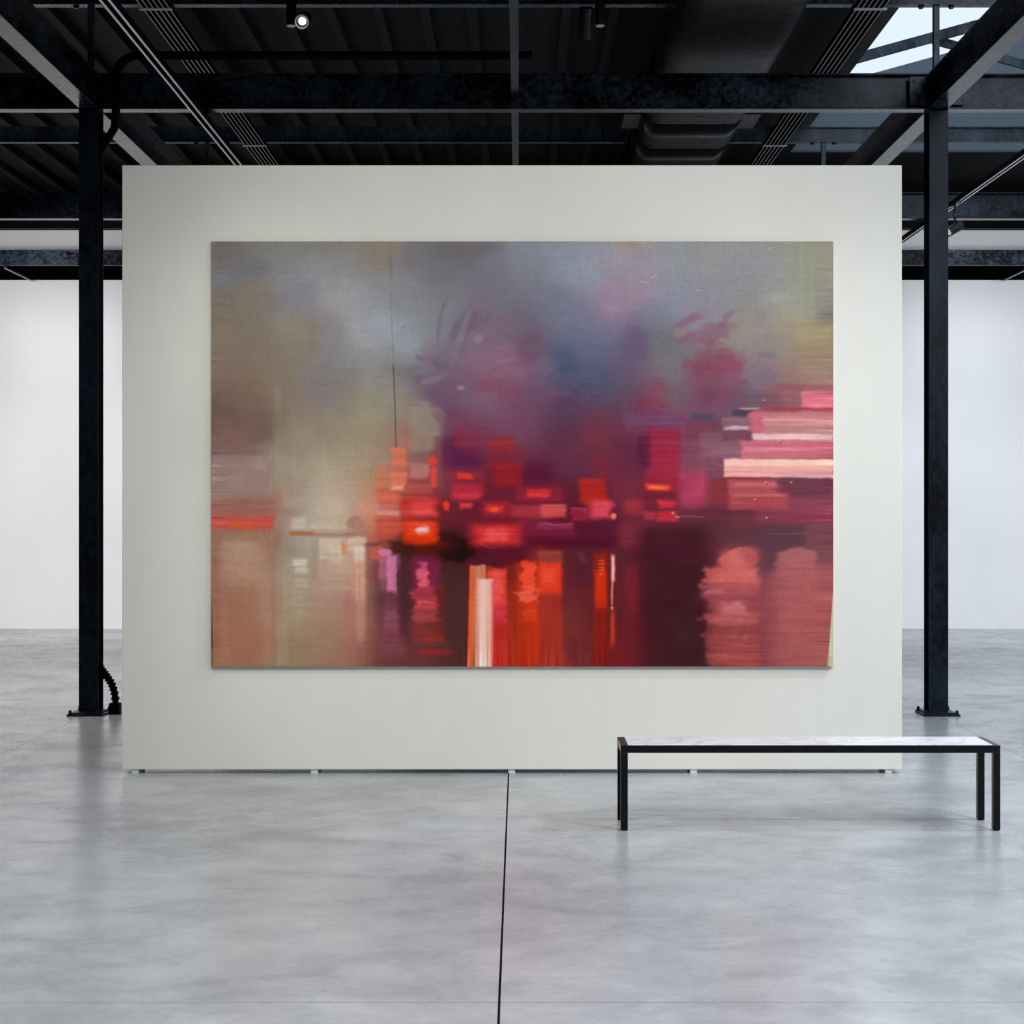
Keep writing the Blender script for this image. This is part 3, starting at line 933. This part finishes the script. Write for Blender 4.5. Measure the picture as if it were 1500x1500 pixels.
blob(540, 742, 16, 12, (212, 146, 126), .6, .8)
rect(532, 700, 546, 730, (178, 146, 112), .4, 8, 12, 3, 'v')
sweep([(541, 700), (546, 684), (547, 676)], 1.2, 1, (132, 112, 94), .3)
for x in (395, 430, 472, 500):
    rect(x, 650, x + 3, 720, (176, 164, 142), .22, 3, 26, 2, 'v')

SOFT, STRK, ALPH = 1.6, .9, .93
# ---- the lit town: blocks of red, orange and rose on maroon
rect(586, 615, 604, 668, (162, 104, 98), .4, 10, 24, 3, 'v')
rect(590, 630, 598, 664, (190, 82, 76), .35, 7, 14, 3, 'v')
rect(574, 655, 596, 684, (222, 116, 80), .85, 6, 6, 4)
rect(551, 682, 568, 702, (204, 122, 88), .75, 6, 6, 4)
rect(572, 690, 596, 714, (228, 122, 90), .85, 5, 5, 4)
rect(548, 702, 574, 714, (204, 118, 90), .5, 8, 6)
rect(549, 715, 596, 720, (172, 86, 74), .6, 6, 3)
rect(572, 711, 592, 718, (248, 172, 138), .85, 5, 3, 5)
rect(552, 721, 586, 736, (220, 98, 72), .85, 5, 5, 5)
rect(560, 728, 584, 746, (214, 112, 104), .6, 8, 8, 6)
rect(553, 747, 585, 755, (214, 150, 144), .75, 6, 4, 8)
rect(550, 757, 585, 783, (200, 82, 64), .85, 6, 7, 5)
rect(538, 716, 551, 790, (196, 134, 112), .35, 7, 20)
rect(598, 660, 630, 676, (126, 98, 98), .7, 6, 6)
rect(600, 678, 628, 700, (178, 122, 112), .9, 4, 4, 4)
rect(598, 702, 634, 708, (126, 62, 62), .5, 8, 4)
rect(598, 707, 634, 722, (184, 82, 76), .7, 7, 6, 5)
blob(634, 674, 7, 9, (222, 62, 44), .85, .5)
rect(630, 684, 640, 712, (222, 66, 62), .92, 3, 4, 4, 'v')
rect(640, 655, 650, 720, (136, 74, 84), .5, 6, 16, 3, 'v')
rect(586, 722, 642, 727, (140, 46, 50), .5, 8, 4)
rect(588, 728, 641, 757, (198, 54, 54), .9, 7, 6, 5)
rect(602, 732, 634, 753, (230, 80, 76), .85, 9, 8, 5)
rect(586, 757, 642, 763, (126, 34, 34), .5, 8, 4)
blob(634, 798, 60, 18, (34, 14, 10), .92, 1.1)
blob(600, 798, 26, 12, (52, 24, 24), .6, .9)
blob(668, 806, 28, 16, (34, 12, 14), .85, .9)
blob(625, 797, 38, 14, (92, 24, 6), .75, .9)
rect(590, 762, 641, 793, (228, 54, 24), .95, 7, 9, 5)
blob(616, 790, 26, 8, (214, 48, 6), .7, .9)
rect(599, 766, 634, 784, (238, 74, 42), .8, 9, 8, 5)
rect(608, 770, 628, 780, (252, 176, 172), .95, 5, 4, 8, 'h', 1.6)
rect(612, 772, 624, 777, (255, 214, 210), .7, 4, 3, 4)
rect(648, 640, 676, 686, (92, 36, 70), .75, 7, 10)
rect(664, 655, 704, 688, (86, 30, 74), .65, 12, 8)
rect(668, 630, 706, 660, (136, 44, 66), .5, 10, 12)
rect(667, 632, 674, 655, (164, 36, 48), .6, 4, 10, 3, 'v')
rect(655, 688, 708, 706, (150, 44, 56), .6, 8, 8)
rect(669, 693, 691, 701, (228, 56, 40), .9, 4, 4, 4)
rect(660, 708, 706, 731, (192, 42, 62), .88, 7, 8, 4)
rect(668, 722, 700, 732, (212, 56, 66), .6, 8, 4)
rect(705, 696, 712, 724, (150, 34, 44), .5, 4, 8)
blob(653.5, 740.5, 5.5, 6.5, (244, 52, 34), .95, .5)
rect(671, 736, 692, 744, (238, 62, 56), .95, 4, 4, 4)
rect(645, 745, 700, 768, (110, 34, 46), .4, 12, 8)
rect(703, 733, 748, 757, (168, 36, 46), .7, 10, 8)
rect(711, 739, 736, 750, (230, 52, 44), .85, 6, 5)
blob(724, 745.5, 6, 3.6, (255, 78, 48), .9, .6)
rect(716, 640, 752, 662, (160, 36, 36), .7, 8, 8)
rect(712, 660, 748, 690, (132, 34, 48), .5, 10, 10)
rect(724, 678, 764, 712, (152, 28, 32), .8, 7, 8)
rect(750, 652, 775, 680, (126, 44, 60), .5, 8, 10)
rect(770, 678, 808, 708, (86, 20, 50), .65, 9, 8)
rect(756, 711, 824, 736, (150, 34, 54), .7, 8, 6)
rect(771, 716, 804, 728, (220, 54, 50), .88, 6, 4, 5)
rect(748, 740, 800, 757, (180, 58, 66), .8, 7, 5, 5)
rect(792, 739, 830, 757, (218, 82, 78), .88, 6, 5, 5)
rect(796, 738, 826, 741, (236, 108, 100), .5, 6, 2)
rect(836, 744, 859, 763, (150, 38, 58), .85, 4, 4, 4)
rect(838, 743, 858, 745.5, (190, 80, 96), .6, 4, 1.6)
rect(760, 758, 800, 770, (168, 52, 66), .4, 10, 6)
rect(688, 766, 766, 800, (196, 42, 48), .9, 14, 10, 5)
rect(700, 772, 752, 795, (218, 54, 58), .75, 12, 9, 5)
rect(708, 775, 742, 791, (240, 92, 92), .88, 9, 6, 9, 'h', 2.2)
rect(766, 762, 842, 788, (118, 26, 54), .7, 10, 5, 5)
rect(784, 767, 841, 775, (134, 44, 74), .7, 5, 3, 7)
rect(790, 766, 841, 768, (178, 110, 124), .55, 6, 1.5)
rect(770, 785, 900, 800, (78, 12, 36), .65, 16, 7)
rect(700, 800, 770, 826, (86, 16, 34), .6, 14, 8)
sweep([(700, 793), (716, 806), (728, 800)], .8, .8, (186, 90, 90), .5)
rect(820, 658, 872, 698, (98, 50, 74), .4, 14, 12)
rect(846, 700, 886, 736, (172, 38, 26), .9, 6, 6, 5, 'h', 1, 4)
rect(852, 716, 882, 738, (186, 40, 26), .5, 8, 6)
rect(870, 672, 890, 700, (136, 36, 56), .5, 8, 8)
rect(858, 732, 896, 760, (188, 54, 68), .7, 9, 6)
rect(866, 733, 895, 757, (224, 74, 90), .85, 9, 7, 4)
blob(898, 754.5, 4, 4.6, (255, 116, 84), .95, .5)
rect(900, 700, 930, 730, (118, 46, 58), .4, 10, 10)
rect(915, 731, 940, 752, (162, 50, 56), .75, 8, 6)
rect(906, 766, 946, 800, (126, 42, 54), .75, 12, 10)
rect(900, 640, 950, 700, (98, 36, 62), .4, 14, 18)
rect(914, 605, 1011, 624, (112, 66, 100), .85, 7, 5, 4)
rect(914, 622, 960, 634, (118, 52, 76), .5, 10, 5)
rect(944, 628, 996, 706, (148, 36, 60), .85, 8, 8, 4)
rect(950, 655, 988, 690, (160, 38, 60), .5, 10, 10)
rect(934, 636, 952, 684, (78, 30, 56), .75, 7, 10)
rect(943, 700, 996, 722, (150, 34, 52), .5, 10, 6)
rect(947, 709, 979, 717.5, (244, 84, 48), .92, 6, 4, 5)
rect(952, 712, 970, 715.5, (255, 130, 74), .6, 6, 2.5)
rect(942, 719, 992, 731, (104, 26, 42), .65, 8, 4)
rect(963, 732, 988, 743, (208, 50, 66), .92, 5, 4, 4)
rect(961, 748, 992, 763, (190, 42, 48), .9, 6, 4, 5)
rect(941, 747, 959, 760, (172, 52, 76), .8, 5, 4)
rect(945, 744, 962, 748, (96, 26, 44), .5, 5, 3)
rect(996, 640, 1036, 700, (120, 68, 88), .5, 10, 14)
rect(996, 690, 1034, 742, (168, 58, 88), .8, 9, 9, 4)
rect(1008, 705, 1030, 728, (184, 64, 92), .5, 8, 8)
rect(1024, 680, 1030, 712, (176, 70, 98), .6, 4, 10, 3, 'v')
rect(1040, 702, 1068, 738, (132, 46, 52), .65, 9, 9)
rect(1012, 605, 1045, 615, (70, 68, 90), .85, 5, 4)
rect(1004, 615, 1046, 642, (112, 50, 70), .5, 9, 8)
rect(1042, 612, 1062, 650, (96, 60, 76), .6, 7, 8)
rect(1000, 745, 1110, 752, (86, 34, 50), .5, 14, 5)
sweep([(994, 756), (1010, 755), (1030, 757)], .8, .8, (140, 96, 108), .6)
for x, y in ((985, 751), (990, 756), (993, 757)):
    blob(x, y, 2, 1.6, (214, 150, 150), .8, .6)
rect(1072, 748, 1100, 775, (112, 46, 56), .4, 10, 8)

SOFT, STRK, ALPH = 1.15, .55, .97
# ---- right: wide loaded strokes of rose and cream
rect(1112, 566, 1174, 600, (138, 80, 88), .6, 14, 8, 4)
rect(1130, 562, 1221, 572, (142, 72, 78), .5, 18, 5)
rect(1080, 574, 1140, 598, (104, 76, 88), .5, 16, 10)
rect(1174, 573, 1221, 598, (208, 104, 120), .92, 3, 4, 7)
rect(1180, 590, 1221, 597, (216, 124, 134), .6, 6, 4, 6)
rect(1072, 599, 1104, 610, (72, 58, 76), .85, 8, 4)
rect(1100, 602, 1221, 640, (180, 108, 114), .9, 5, 6, 6, 'h', 1.5)
rect(1094, 604, 1118, 632, (192, 96, 108), .8, 5, 6, 4)
rect(1115, 596, 1221, 602, (158, 54, 66), .75, 14, 3)
rect(1082, 597, 1112, 599.5, (196, 156, 160), .7, 8, 1.6)
rect(1056, 611, 1097, 628, (136, 96, 110), .85, 5, 4, 6)
rect(1058, 624, 1096, 629, (214, 176, 178), .75, 6, 2.5, 9)
rect(1117, 611, 1221, 623, (200, 140, 140), .75, 4, 4, 11)
rect(1120, 613, 1221, 616, (214, 160, 158), .5, 6, 2, 8)
rect(1118, 626, 1221, 636, (178, 132, 124), .75, 10, 5, 8)
rect(1100, 635, 1221, 644, (232, 188, 194), .88, 6, 3.5, 10)
rect(1104, 644, 1221, 648, (206, 130, 142), .7, 8, 3)
rect(1024, 634, 1090, 672, (132, 88, 102), .8, 8, 7, 6)
rect(1056, 630, 1100, 645, (108, 58, 72), .7, 10, 5)
rect(1040, 655, 1086, 664, (148, 104, 116), .5, 10, 3, 7)
rect(1085, 645, 1221, 671, (198, 106, 118), .92, 6, 4, 8)
rect(1090, 655, 1221, 660, (222, 136, 150), .55, 10, 3, 9)
rect(1090, 650, 1221, 654, (190, 84, 106), .5, 10, 3)
rect(1036, 672, 1062, 700, (112, 70, 86), .7, 7, 6, 5)
sweep([(1040, 676), (1050, 680), (1062, 684)], 1.2, 1, (176, 84, 104), .6)
rect(1059, 671, 1221, 698, (228, 164, 154), .97, 3, 3, 9, 'h', .8, 0, 1.5)
rect(1062, 673, 1221, 682, (238, 190, 174), .8, 4, 4, 7)
rect(1062, 690, 1221, 697, (222, 150, 148), .7, 4, 3, 8)
rect(1150, 694, 1221, 699, (190, 150, 162), .7, 20, 3)
rect(1062, 699, 1130, 703, (132, 48, 52), .55, 9, 3)
rect(1066, 702, 1144, 722, (176, 82, 88), .85, 9, 5, 7)
rect(1070, 706, 1140, 711, (206, 124, 124), .5, 12, 3, 7)
rect(1136, 700, 1221, 727, (98, 52, 66), .85, 10, 6, 5)
rect(1066, 721, 1154, 746, (168, 70, 76), .85, 10, 6, 7)
rect(1072, 722, 1146, 727, (196, 110, 110), .5, 12, 3, 7)
rect(1150, 728, 1221, 748, (128, 60, 74), .8, 14, 6, 5)
rect(1104, 744, 1221, 766, (132, 54, 72), .7, 16, 7, 5)
rect(1130, 768, 1182, 800, (80, 52, 62), .7, 12, 8)
rect(1180, 766, 1221, 800, (110, 66, 74), .6, 12, 10)
rect(1128, 780, 1180, 782.5, (126, 96, 104), .4, 14, 1.5)
for x, y in ((1118, 586), (1105, 731), (1122, 758), (1140, 646), (1121, 706), (1158, 706)):
    blob(x, y, 1.7, 1.4, (214, 160, 158), .75, .6)
    blob(x + 1, y + 2, 2, 1.2, (70, 36, 44), .5, .6)

SOFT, STRK = 1.5, .55
# ---- lower right: dark water and two rose reflections
rect(936, 772, 1035, 976, (62, 23, 30), .85, 24, 16, 2, 'c')
rect(980, 900, 1030, 976, (58, 30, 32), .6, 20, 20, 2, 'c')
rect(930, 790, 1020, 815, (74, 18, 38), .45, 20, 8)
rect(914, 824, 934, 905, (126, 32, 44), .55, 9, 14, 3, 'v')
rect(912, 900, 936, 976, (106, 28, 36), .5, 9, 20, 3, 'v')
blob(1080, 818, 28, 16, (198, 96, 90), .9, .35, 0, .12, 5)
blob(1098, 812, 16, 12, (170, 84, 90), .5, .6)
rect(1034, 830, 1112, 856, (194, 92, 88), .88, 8, 6, 6, 'h', 3)
rect(1050, 838, 1108, 850, (202, 106, 98), .5, 12, 6, 6)
rect(1024, 854, 1112, 874, (164, 76, 80), .82, 8, 6, 7, 'h', 4)
rect(1026, 862, 1060, 868, (190, 118, 116), .45, 8, 3, 6, 'h', 3)
rect(1034, 872, 1116, 892, (142, 64, 72), .8, 10, 6, 6, 'h', 3)
rect(1056, 880, 1091, 902, (192, 112, 112), .8, 9, 7, 5, 'h', 2)
rect(1030, 896, 1110, 914, (172, 84, 84), .8, 9, 6, 8, 'h', 3)
rect(1034, 916, 1108, 930, (132, 58, 62), .7, 9, 6, 7, 'h', 3)
rect(1034, 930, 1112, 952, (150, 66, 66), .8, 9, 6, 8, 'h', 3)
rect(1034, 952, 1112, 977, (156, 68, 66), .8, 8, 6, 9, 'h', 3)
for x, y, w_ in ((1036, 861, 30), (1040, 905, 44), (1062, 931, 40), (1040, 960, 50), (1070, 943, 40)):
    rect(x, y, x + w_, y + 2.5, (188, 112, 106), .35, 14, 2, 8, 'h', 3)
rect(1110, 805, 1128, 850, (100, 54, 62), .6, 9, 12)
blob(1168, 815, 27, 13, (168, 100, 100), .85, .45)
rect(1136, 818, 1198, 846, (164, 88, 90), .75, 10, 8, 5)
rect(1122, 840, 1216, 977, (161, 86, 86), .7, 16, 14, 5)
rect(1112, 845, 1136, 976, (132, 64, 72), .5, 12, 18, 4)
rect(1150, 880, 1200, 910, (166, 84, 86), .4, 16, 12, 5)
rect(1140, 955, 1200, 970, (150, 74, 70), .5, 14, 7, 7)
rect(1196, 800, 1219, 826, (112, 66, 72), .55, 8, 8)
rect(1200, 825, 1221, 880, (158, 82, 84), .5, 9, 12)

SOFT, STRK = 1.35, .7
# ---- lower middle: reflections of the lamps
rect(548, 815, 600, 976, (92, 50, 56), .35, 16, 22, 3, 'v')
rect(642, 830, 690, 976, (74, 42, 42), .55, 14, 20, 3, 'v')
rect(586, 810, 606, 940, (72, 36, 42), .6, 10, 18, 3, 'v')
rect(536, 794, 562, 800, (94, 62, 62), .6, 8, 4)
rect(543, 800, 561, 822, (208, 92, 80), .8, 5, 8, 4)
rect(545, 820, 560, 850, (140, 66, 72), .6, 7, 12, 3, 'v')
rect(555, 805, 574, 848, (180, 102, 132), .8, 4, 8, 5, 'v', 1.4)
rect(556, 845, 574, 866, (160, 88, 110), .6, 6, 8, 5)
blob(564, 808, 9, 5, (206, 130, 166), .8, .5)
rect(574, 810, 586, 832, (150, 90, 106), .6, 5, 6)
rect(566.5, 812, 580.5, 866, (206, 116, 156), .88, 3.5, 5, 5, 'v', 1.6)
for y in (824, 836, 846, 856):
    rect(566, y, 581, y + 1.6, (190, 92, 130), .5, 3, 1.6, 3, 'h', 1)
rect(562, 866, 582, 900, (128, 66, 82), .5, 7, 12, 6)
rect(562, 892, 584, 926, (156, 80, 104), .6, 8, 12, 7)
rect(555, 928, 592, 962, (134, 70, 80), .55, 12, 12, 6)
rect(604, 812, 644, 868, (142, 34, 78), .7, 12, 14, 4)
rect(612, 822, 626, 834, (206, 84, 120), .85, 5, 4, 6, 'h', 1.4)
rect(610, 833, 628, 860, (222, 88, 112), .92, 5, 5, 7, 'h', 2)
rect(606, 858, 634, 872, (184, 62, 78), .7, 8, 5, 8, 'h', 2)
rect(604, 870, 640, 894, (204, 66, 78), .82, 7, 6, 9, 'h', 3)
rect(606, 880, 636, 884, (222, 98, 108), .6, 8, 2, 8, 'h', 3)
rect(606, 894, 642, 912, (184, 68, 76), .7, 8, 6, 9, 'h', 3)
rect(600, 910, 646, 938, (140, 48, 50), .6, 10, 9, 6)
rect(640, 850, 652, 945, (112, 38, 30), .6, 8, 20, 3, 'v')
rect(620, 928, 648, 942, (156, 46, 38), .6, 8, 6, 5)
rect(614, 950, 662, 959, (146, 38, 42), .75, 10, 4, 5)
rect(628, 938, 660, 948, (104, 62, 50), .4, 10, 5)
rect(735, 826, 762, 976, (140, 40, 26), .65, 10, 14, 3, 'v')
rect(712, 832, 742, 890, (226, 66, 40), .92, 5, 7, 5, 'v', 1.6)
rect(718, 836, 736, 884, (236, 84, 82), .8, 7, 9, 6, 'h', 2)
rect(720, 880, 742, 916, (214, 54, 70), .8, 7, 8, 7, 'h', 2)
rect(718, 910, 748, 977, (184, 44, 32), .85, 9, 10, 5, 'v')
rect(720, 940, 740, 977, (196, 48, 44), .5, 8, 12, 4, 'v')
rect(756, 824, 794, 977, (190, 48, 14), .75, 10, 14, 4, 'v')
rect(744, 860, 768, 977, (160, 44, 22), .55, 9, 16, 4, 'v')
rect(764, 822, 784, 846, (240, 74, 50), .95, 5, 5, 6, 'h', 2)
rect(760, 838, 784, 858, (242, 72, 44), .92, 6, 5, 6, 'h', 2.5)
rect(764, 856, 788, 872, (242, 88, 68), .9, 6, 4, 8, 'h', 3)
rect(758, 870, 786, 880, (238, 100, 78), .85, 6, 4, 9, 'h', 3)
rect(766, 880, 784, 908, (222, 60, 28), .7, 7, 9, 6, 'h', 2)
rect(788, 806, 824, 826, (148, 66, 58), .85, 5, 5, 6, 'h', 1)
rect(789, 823, 823, 872, (226, 60, 34), .92, 5, 7, 5, 'v', 1)
rect(794, 832, 812, 854, (236, 82, 56), .7, 8, 8, 5)
rect(789, 868, 824, 977, (157, 45, 34), .85, 7, 14, 4, 'v')
rect(800, 900, 822, 977, (162, 46, 38), .4, 9, 18, 4, 'v')
rect(824, 806, 868, 860, (82, 30, 42), .7, 8, 12, 3, 'v')
rect(848, 808, 856, 822, (116, 50, 72), .6, 4, 5)
rect(826, 860, 868, 977, (102, 38, 44), .55, 10, 20, 3, 'v')
rect(828, 880, 850, 930, (112, 50, 36), .4, 9, 14, 3, 'v')
rect(868, 808, 890, 842, (140, 34, 14), .85, 6, 8, 4, 'v')
rect(871, 836, 888, 892, (210, 46, 10), .92, 5, 8, 5, 'v', 1)
rect(869, 886, 889, 977, (132, 30, 18), .85, 6, 16, 4, 'v')
for x0, y0, x1, y1 in ((875, 819, 884, 821), (874, 824, 885, 826), (875, 829, 880, 831), (876, 834, 886, 836), (880, 829, 884, 833), (877, 838, 883, 841)):
    rect(x0, y0, x1, y1, (248, 78, 38), .9, 2, 1.6, 3, 'h', .8)
rect(892, 810, 906, 860, (86, 42, 42), .5, 7, 10, 3, 'v')
rect(894, 812, 900.5, 850, (222, 96, 98), .85, 2.5, 4, 4, 'v', .5)
rect(895.6, 815, 898.8, 850, (250, 196, 188), .9, 1.6, 6, 3, 'v', .4)
rect(895.2, 845, 898, 874, (236, 140, 134), .8, 1.5, 8, 3, 'v', .3, -1)
rect(894.6, 870, 897.2, 886, (226, 130, 124), .8, 1.5, 5, 2, 'v', .3)
blob(896, 890, 2.2, 3, (236, 140, 130), .9, .5)
rect(893, 892, 901, 948, (180, 54, 32), .6, 4, 14, 3, 'v')
rect(895, 896, 898, 940, (214, 76, 44), .6, 2, 12, 3, 'v')
rect(872, 950, 916, 977, (120, 30, 28), .4, 12, 9, 4)
rect(930, 905, 946, 976, (92, 26, 36), .3, 9, 18, 3, 'v')
SOFT, STRK = 1.0, 1.0
# two loaded upright strokes, laid last
rect(688, 827, 711.5, 980, (200, 118, 86), .98, 2.5, 2.5, 9, 'v', .5, -3)
rect(688, 828, 694, 980, (228, 88, 44), .9, 3, 3, 5, 'v', .4, -4)
rect(699, 829, 703, 980, (214, 140, 108), .6, 3, 4, 6, 'v', .3, -3)
rect(697.5, 847, 722, 980, (228, 168, 152), .98, 2, 2.5, 10, 'v', .5, -1)
rect(702, 848, 712, 980, (238, 198, 184), .75, 5, 4, 9, 'v', .3, -1)
rect(719.5, 852, 723, 980, (220, 92, 92), .8, 2, 5, 4, 'v', .3, -1)
rect(697, 849, 700.5, 980, (222, 140, 112), .7, 2, 4, 4, 'v', .3, -1)

# ---- photographed canvas edge: dark and olive sliver at left, cream at right
sl_ = slice(int(870 - CY0), CH)
yy, xx = YY[sl_], XX[sl_]
dk = sstep((309.5 + np.clip((yy - 868) * .028, 0, 3.6) - xx) / 1.2 + .5)
cl_ = np.where((yy < 930)[..., None], np.array((26, 16, 18), np.float32), np.where((yy < 950)[..., None], np.array((62, 54, 30), np.float32), np.array((110, 100, 60), np.float32)))
ART[sl_] = ART[sl_] * (1 - dk[..., None]) + cl_ * dk[..., None]
edge = sstep((XX - (1221.5 - (YY - 838) * .072)) / 1.3 + .5) * (YY > 836)
ART = ART * (1 - edge[..., None]) + np.array((196, 190, 162), np.float32) * edge[..., None]
rect(1209.5, 960, 1216, 977, (160, 150, 110), .5, 4, 6)

# ---- weave of the linen and fine bristle grain over everything
weave = smooth_noise(6, 0 + 1) * .5 + smooth_noise(1, 6) * .5
dark_gain = .12 + .88 * np.clip(ART.mean(-1) / 140, 0, 1.2)
ART += ((N_d * 1.6 + weave * 1.5 + N_h * .8 + N_c * .9) * dark_gain)[..., None]
ART = np.clip(ART, 4, 255) / 255

# paint colours as linear reflectance
LIN = np.where(ART <= .04045, ART / 12.92, ((ART + .055) / 1.055) ** 2.4)
PIG = np.clip((LIN - .004) * np.array((1.205, 1.16, 1.115), np.float32), .001, .97)

pt = thing('painting', 'wide abstract painting in greys, purple and glowing reds hung on the partition', 'painting', ((PX0 + PX1) / 2, 10.44, PZ0))
GX, GY = 860, 588
me = bpy.data.meshes.new('painted_canvas')
gx = np.linspace(PX0, PX1, GX) - pt.location.x
gz = np.linspace(PZ1 - PZ0, 0, GY)
ax, az = np.meshgrid(gx, gz)
co = np.stack([ax, np.full_like(ax, PYF - 10.44), az], -1).reshape(-1, 3).astype(np.float32)
idx = np.arange(GX * GY).reshape(GY, GX)
quads = np.stack([idx[1:, :-1], idx[1:, 1:], idx[:-1, 1:], idx[:-1, :-1]], -1).reshape(-1, 4).astype(np.int32)
me.vertices.add(len(co))
me.vertices.foreach_set('co', co.ravel())
me.loops.add(quads.size)
me.loops.foreach_set('vertex_index', quads.ravel())
me.polygons.add(len(quads))
me.polygons.foreach_set('loop_start', np.arange(0, quads.size, 4, dtype=np.int32))
me.polygons.foreach_set('loop_total', np.full(len(quads), 4, np.int32))
me.update()
fx = np.linspace(0, CW - 1.001, GX)
fy = np.linspace(0, CH - 1.001, GY)
ix, iy = fx.astype(int), fy.astype(int)
wx, wy = (fx - ix)[None, :, None], (fy - iy)[:, None, None]
S = (PIG[iy][:, ix] * (1 - wx) + PIG[iy][:, ix + 1] * wx) * (1 - wy) + (PIG[iy + 1][:, ix] * (1 - wx) + PIG[iy + 1][:, ix + 1] * wx) * wy
att = me.color_attributes.new('pigment', 'FLOAT_COLOR', 'POINT')
att.data.foreach_set('color', np.concatenate([S, np.ones(S.shape[:2] + (1,))], -1).astype(np.float32).ravel())
M_paint, nt, b, L = new_mat('oil_pigment_on_linen')
an = nt.nodes.new('ShaderNodeAttribute')
an.attribute_name = 'pigment'
L.new(an.outputs['Color'], b.inputs['Base Color'])
b.inputs['Roughness'].default_value = .75
b.inputs['Specular IOR Level'].default_value = .12
me.materials.append(M_paint)
cv = bpy.data.objects.new('painted_canvas', me)
COL.objects.link(cv)
cv.parent = pt
MB().box(PX0 - pt.location.x, PX1 - pt.location.x, PYF - 10.44 + .0004, -.0006, 0, PZ1 - PZ0).build('stretcher', simple('raw_linen_edge', (.42, .38, .33), .9), pt)
BX0, BX1, BY0, BY1, BZT, RT, RH = .5105, 2.4153, 8.565, 8.89, .4283, .0353, .0377
bx, by = (BX0 + BX1) / 2, (BY0 + BY1) / 2
hx, hy = (BX1 - BX0) / 2, (BY1 - BY0) / 2
t = thing('bench', 'low bench with a black steel frame and white marble top in front of the partition', 'bench', (bx, by, 0))
for sx in (-1, 1):
    for sy in (-1, 1):
        a, bb = sorted((sx * hx, sx * (hx - RT)))
        c0, c1 = sorted((sy * hy, sy * (hy - RT)))
        lg = MB().box(a, bb, c0, c1, .004, BZT - RH, .0012).build('leg', M_blacksatin, t)
        MB().box(a + .004, bb - .004, c0 + .004, c1 - .004, 0, .0045).build('glide', M_black, lg)
mb = MB()
mb.box(-hx, hx, -hy, -hy + RT, BZT - RH, BZT, .0012)
mb.box(-hx, hx, hy - RT, hy, BZT - RH, BZT, .0012)
mb.box(-hx, -hx + RT, -hy + RT, hy - RT, BZT - RH, BZT, .0012)
mb.box(hx - RT, hx, -hy + RT, hy - RT, BZT - RH, BZT, .0012)
mb.build('frame', M_blacksatin, t)
MB().box(-hx + RT + .001, hx - RT - .001, -hy + .006, hy - .006, BZT - .02, BZT + .0025, .0012).build('marble_top', M_marble, t)

# ------------------------------------------------------------------ light
w = bpy.data.worlds.new('sky')
scn.world = w
w.use_nodes = True
bg = w.node_tree.nodes['Background']
bg.inputs['Color'].default_value = (.75, .87, .98, 1)
bg.inputs['Strength'].default_value = 1.05

def lamp(kind, name, loc, aim, energy, col, **kw):
    ld = bpy.data.lights.new(name, kind)
    ld.energy = energy
    ld.color = col
    for k, v_ in kw.items():
        setattr(ld, k, v_)
    o = bpy.data.objects.new(name, ld)
    COL.objects.link(o)
    o.location = loc
    o.rotation_euler = (Vector(aim) - Vector(loc)).to_track_quat('-Z', 'Y').to_euler()
    return o
# daylight falling through the near part of the roof light
lamp('AREA', 'roof_daylight', (6.2, 5.0, 6.2), (4.9, 7.0, 0), 530, (.81, .885, 1.0), shape='RECTANGLE', size=5.6, size_y=13.0)
# track spotlight beside the bench
lamp('SPOT', 'bench_spot', (4.41, 8.55, 4.66), (1.4, 8.7, 0), 300, (.9, .95, 1), spot_size=1.6, spot_blend=.8, shadow_soft_size=.03)
# fill lamp added to brighten the painting and partition, no fixture
lamp('SPOT', 'painting_fill', (.4, 4.2, 4.8), (.2, 10.44, 1.95), 720, (1, .985, .97), spot_size=1.06, spot_blend=1.0, shadow_soft_size=.3)
for (x, tx, e) in ((-2.5, -2.0, 145), (4.4, 2.4, 165)):  # fill lamps added for the partition's dim upper corners
    lamp('SPOT', 'partition_fill', (x, 5.2, 4.66), (tx, 10.44, 3.3), e, (1, .985, .955), spot_size=.68, spot_blend=1.0, shadow_soft_size=.2)
# narrow fill lamps added to even the light on the canvas's dim side
for (tx, tz, e, sz) in ((-1.5, 2.8, 140, .33), (-1.5, 1.2, 135, .33), (-.3, 2.85, 50, .34)):
    lamp('SPOT', 'canvas_fill', (-2.5, 5.6, 4.66), (tx, 10.4, tz), e, (1, .99, .98), spot_size=sz, spot_blend=1.0, shadow_soft_size=.12)
# unseen lamps added overhead to brighten the floor
for x, y, e, c in ((-.6, 2.6, 700, (.97, .98, 1)), (-2.5, 7.2, 320, (1, .98, .97)), (-5.2, 13.5, 420, (1, .96, .94)), (-5.6, 17.0, 300, (1, .96, .94)),
                   (4.41, 5.4, 760, (.92, .96, 1)), (4.9, 14.6, 240, (.9, .95, 1))):
    lamp('SPOT', 'floor_fill', (x, y, 4.66), (x, y + .01, 0), e, c, spot_size=2.5, spot_blend=1.0, shadow_soft_size=.3)
# unseen lamps added to brighten the back wall
for x, c, e in ((-7.2, (1, .975, .965), 1500), (-4.8, (1, .975, .965), 1300), (4.8, (.92, .95, 1), 1150), (7.2, (.90, .94, 1), 1250)):
    lamp('SPOT', 'wall_fill', (x, 15.2, 4.6), (x, 23.4, 1.4), e * .88, c, spot_size=.92, spot_blend=.75, shadow_soft_size=.2)
for x, c in ((-6.4, (1, .98, .98)), (6.2, (.92, .95, 1))):  # added pair to lift the wall strip above the walkway
    lamp('SPOT', 'wall_fill', (x, 19.4, 4.55), (x, 23.4, 5.6), 300, c, spot_size=1.2, spot_blend=1.0, shadow_soft_size=.15)
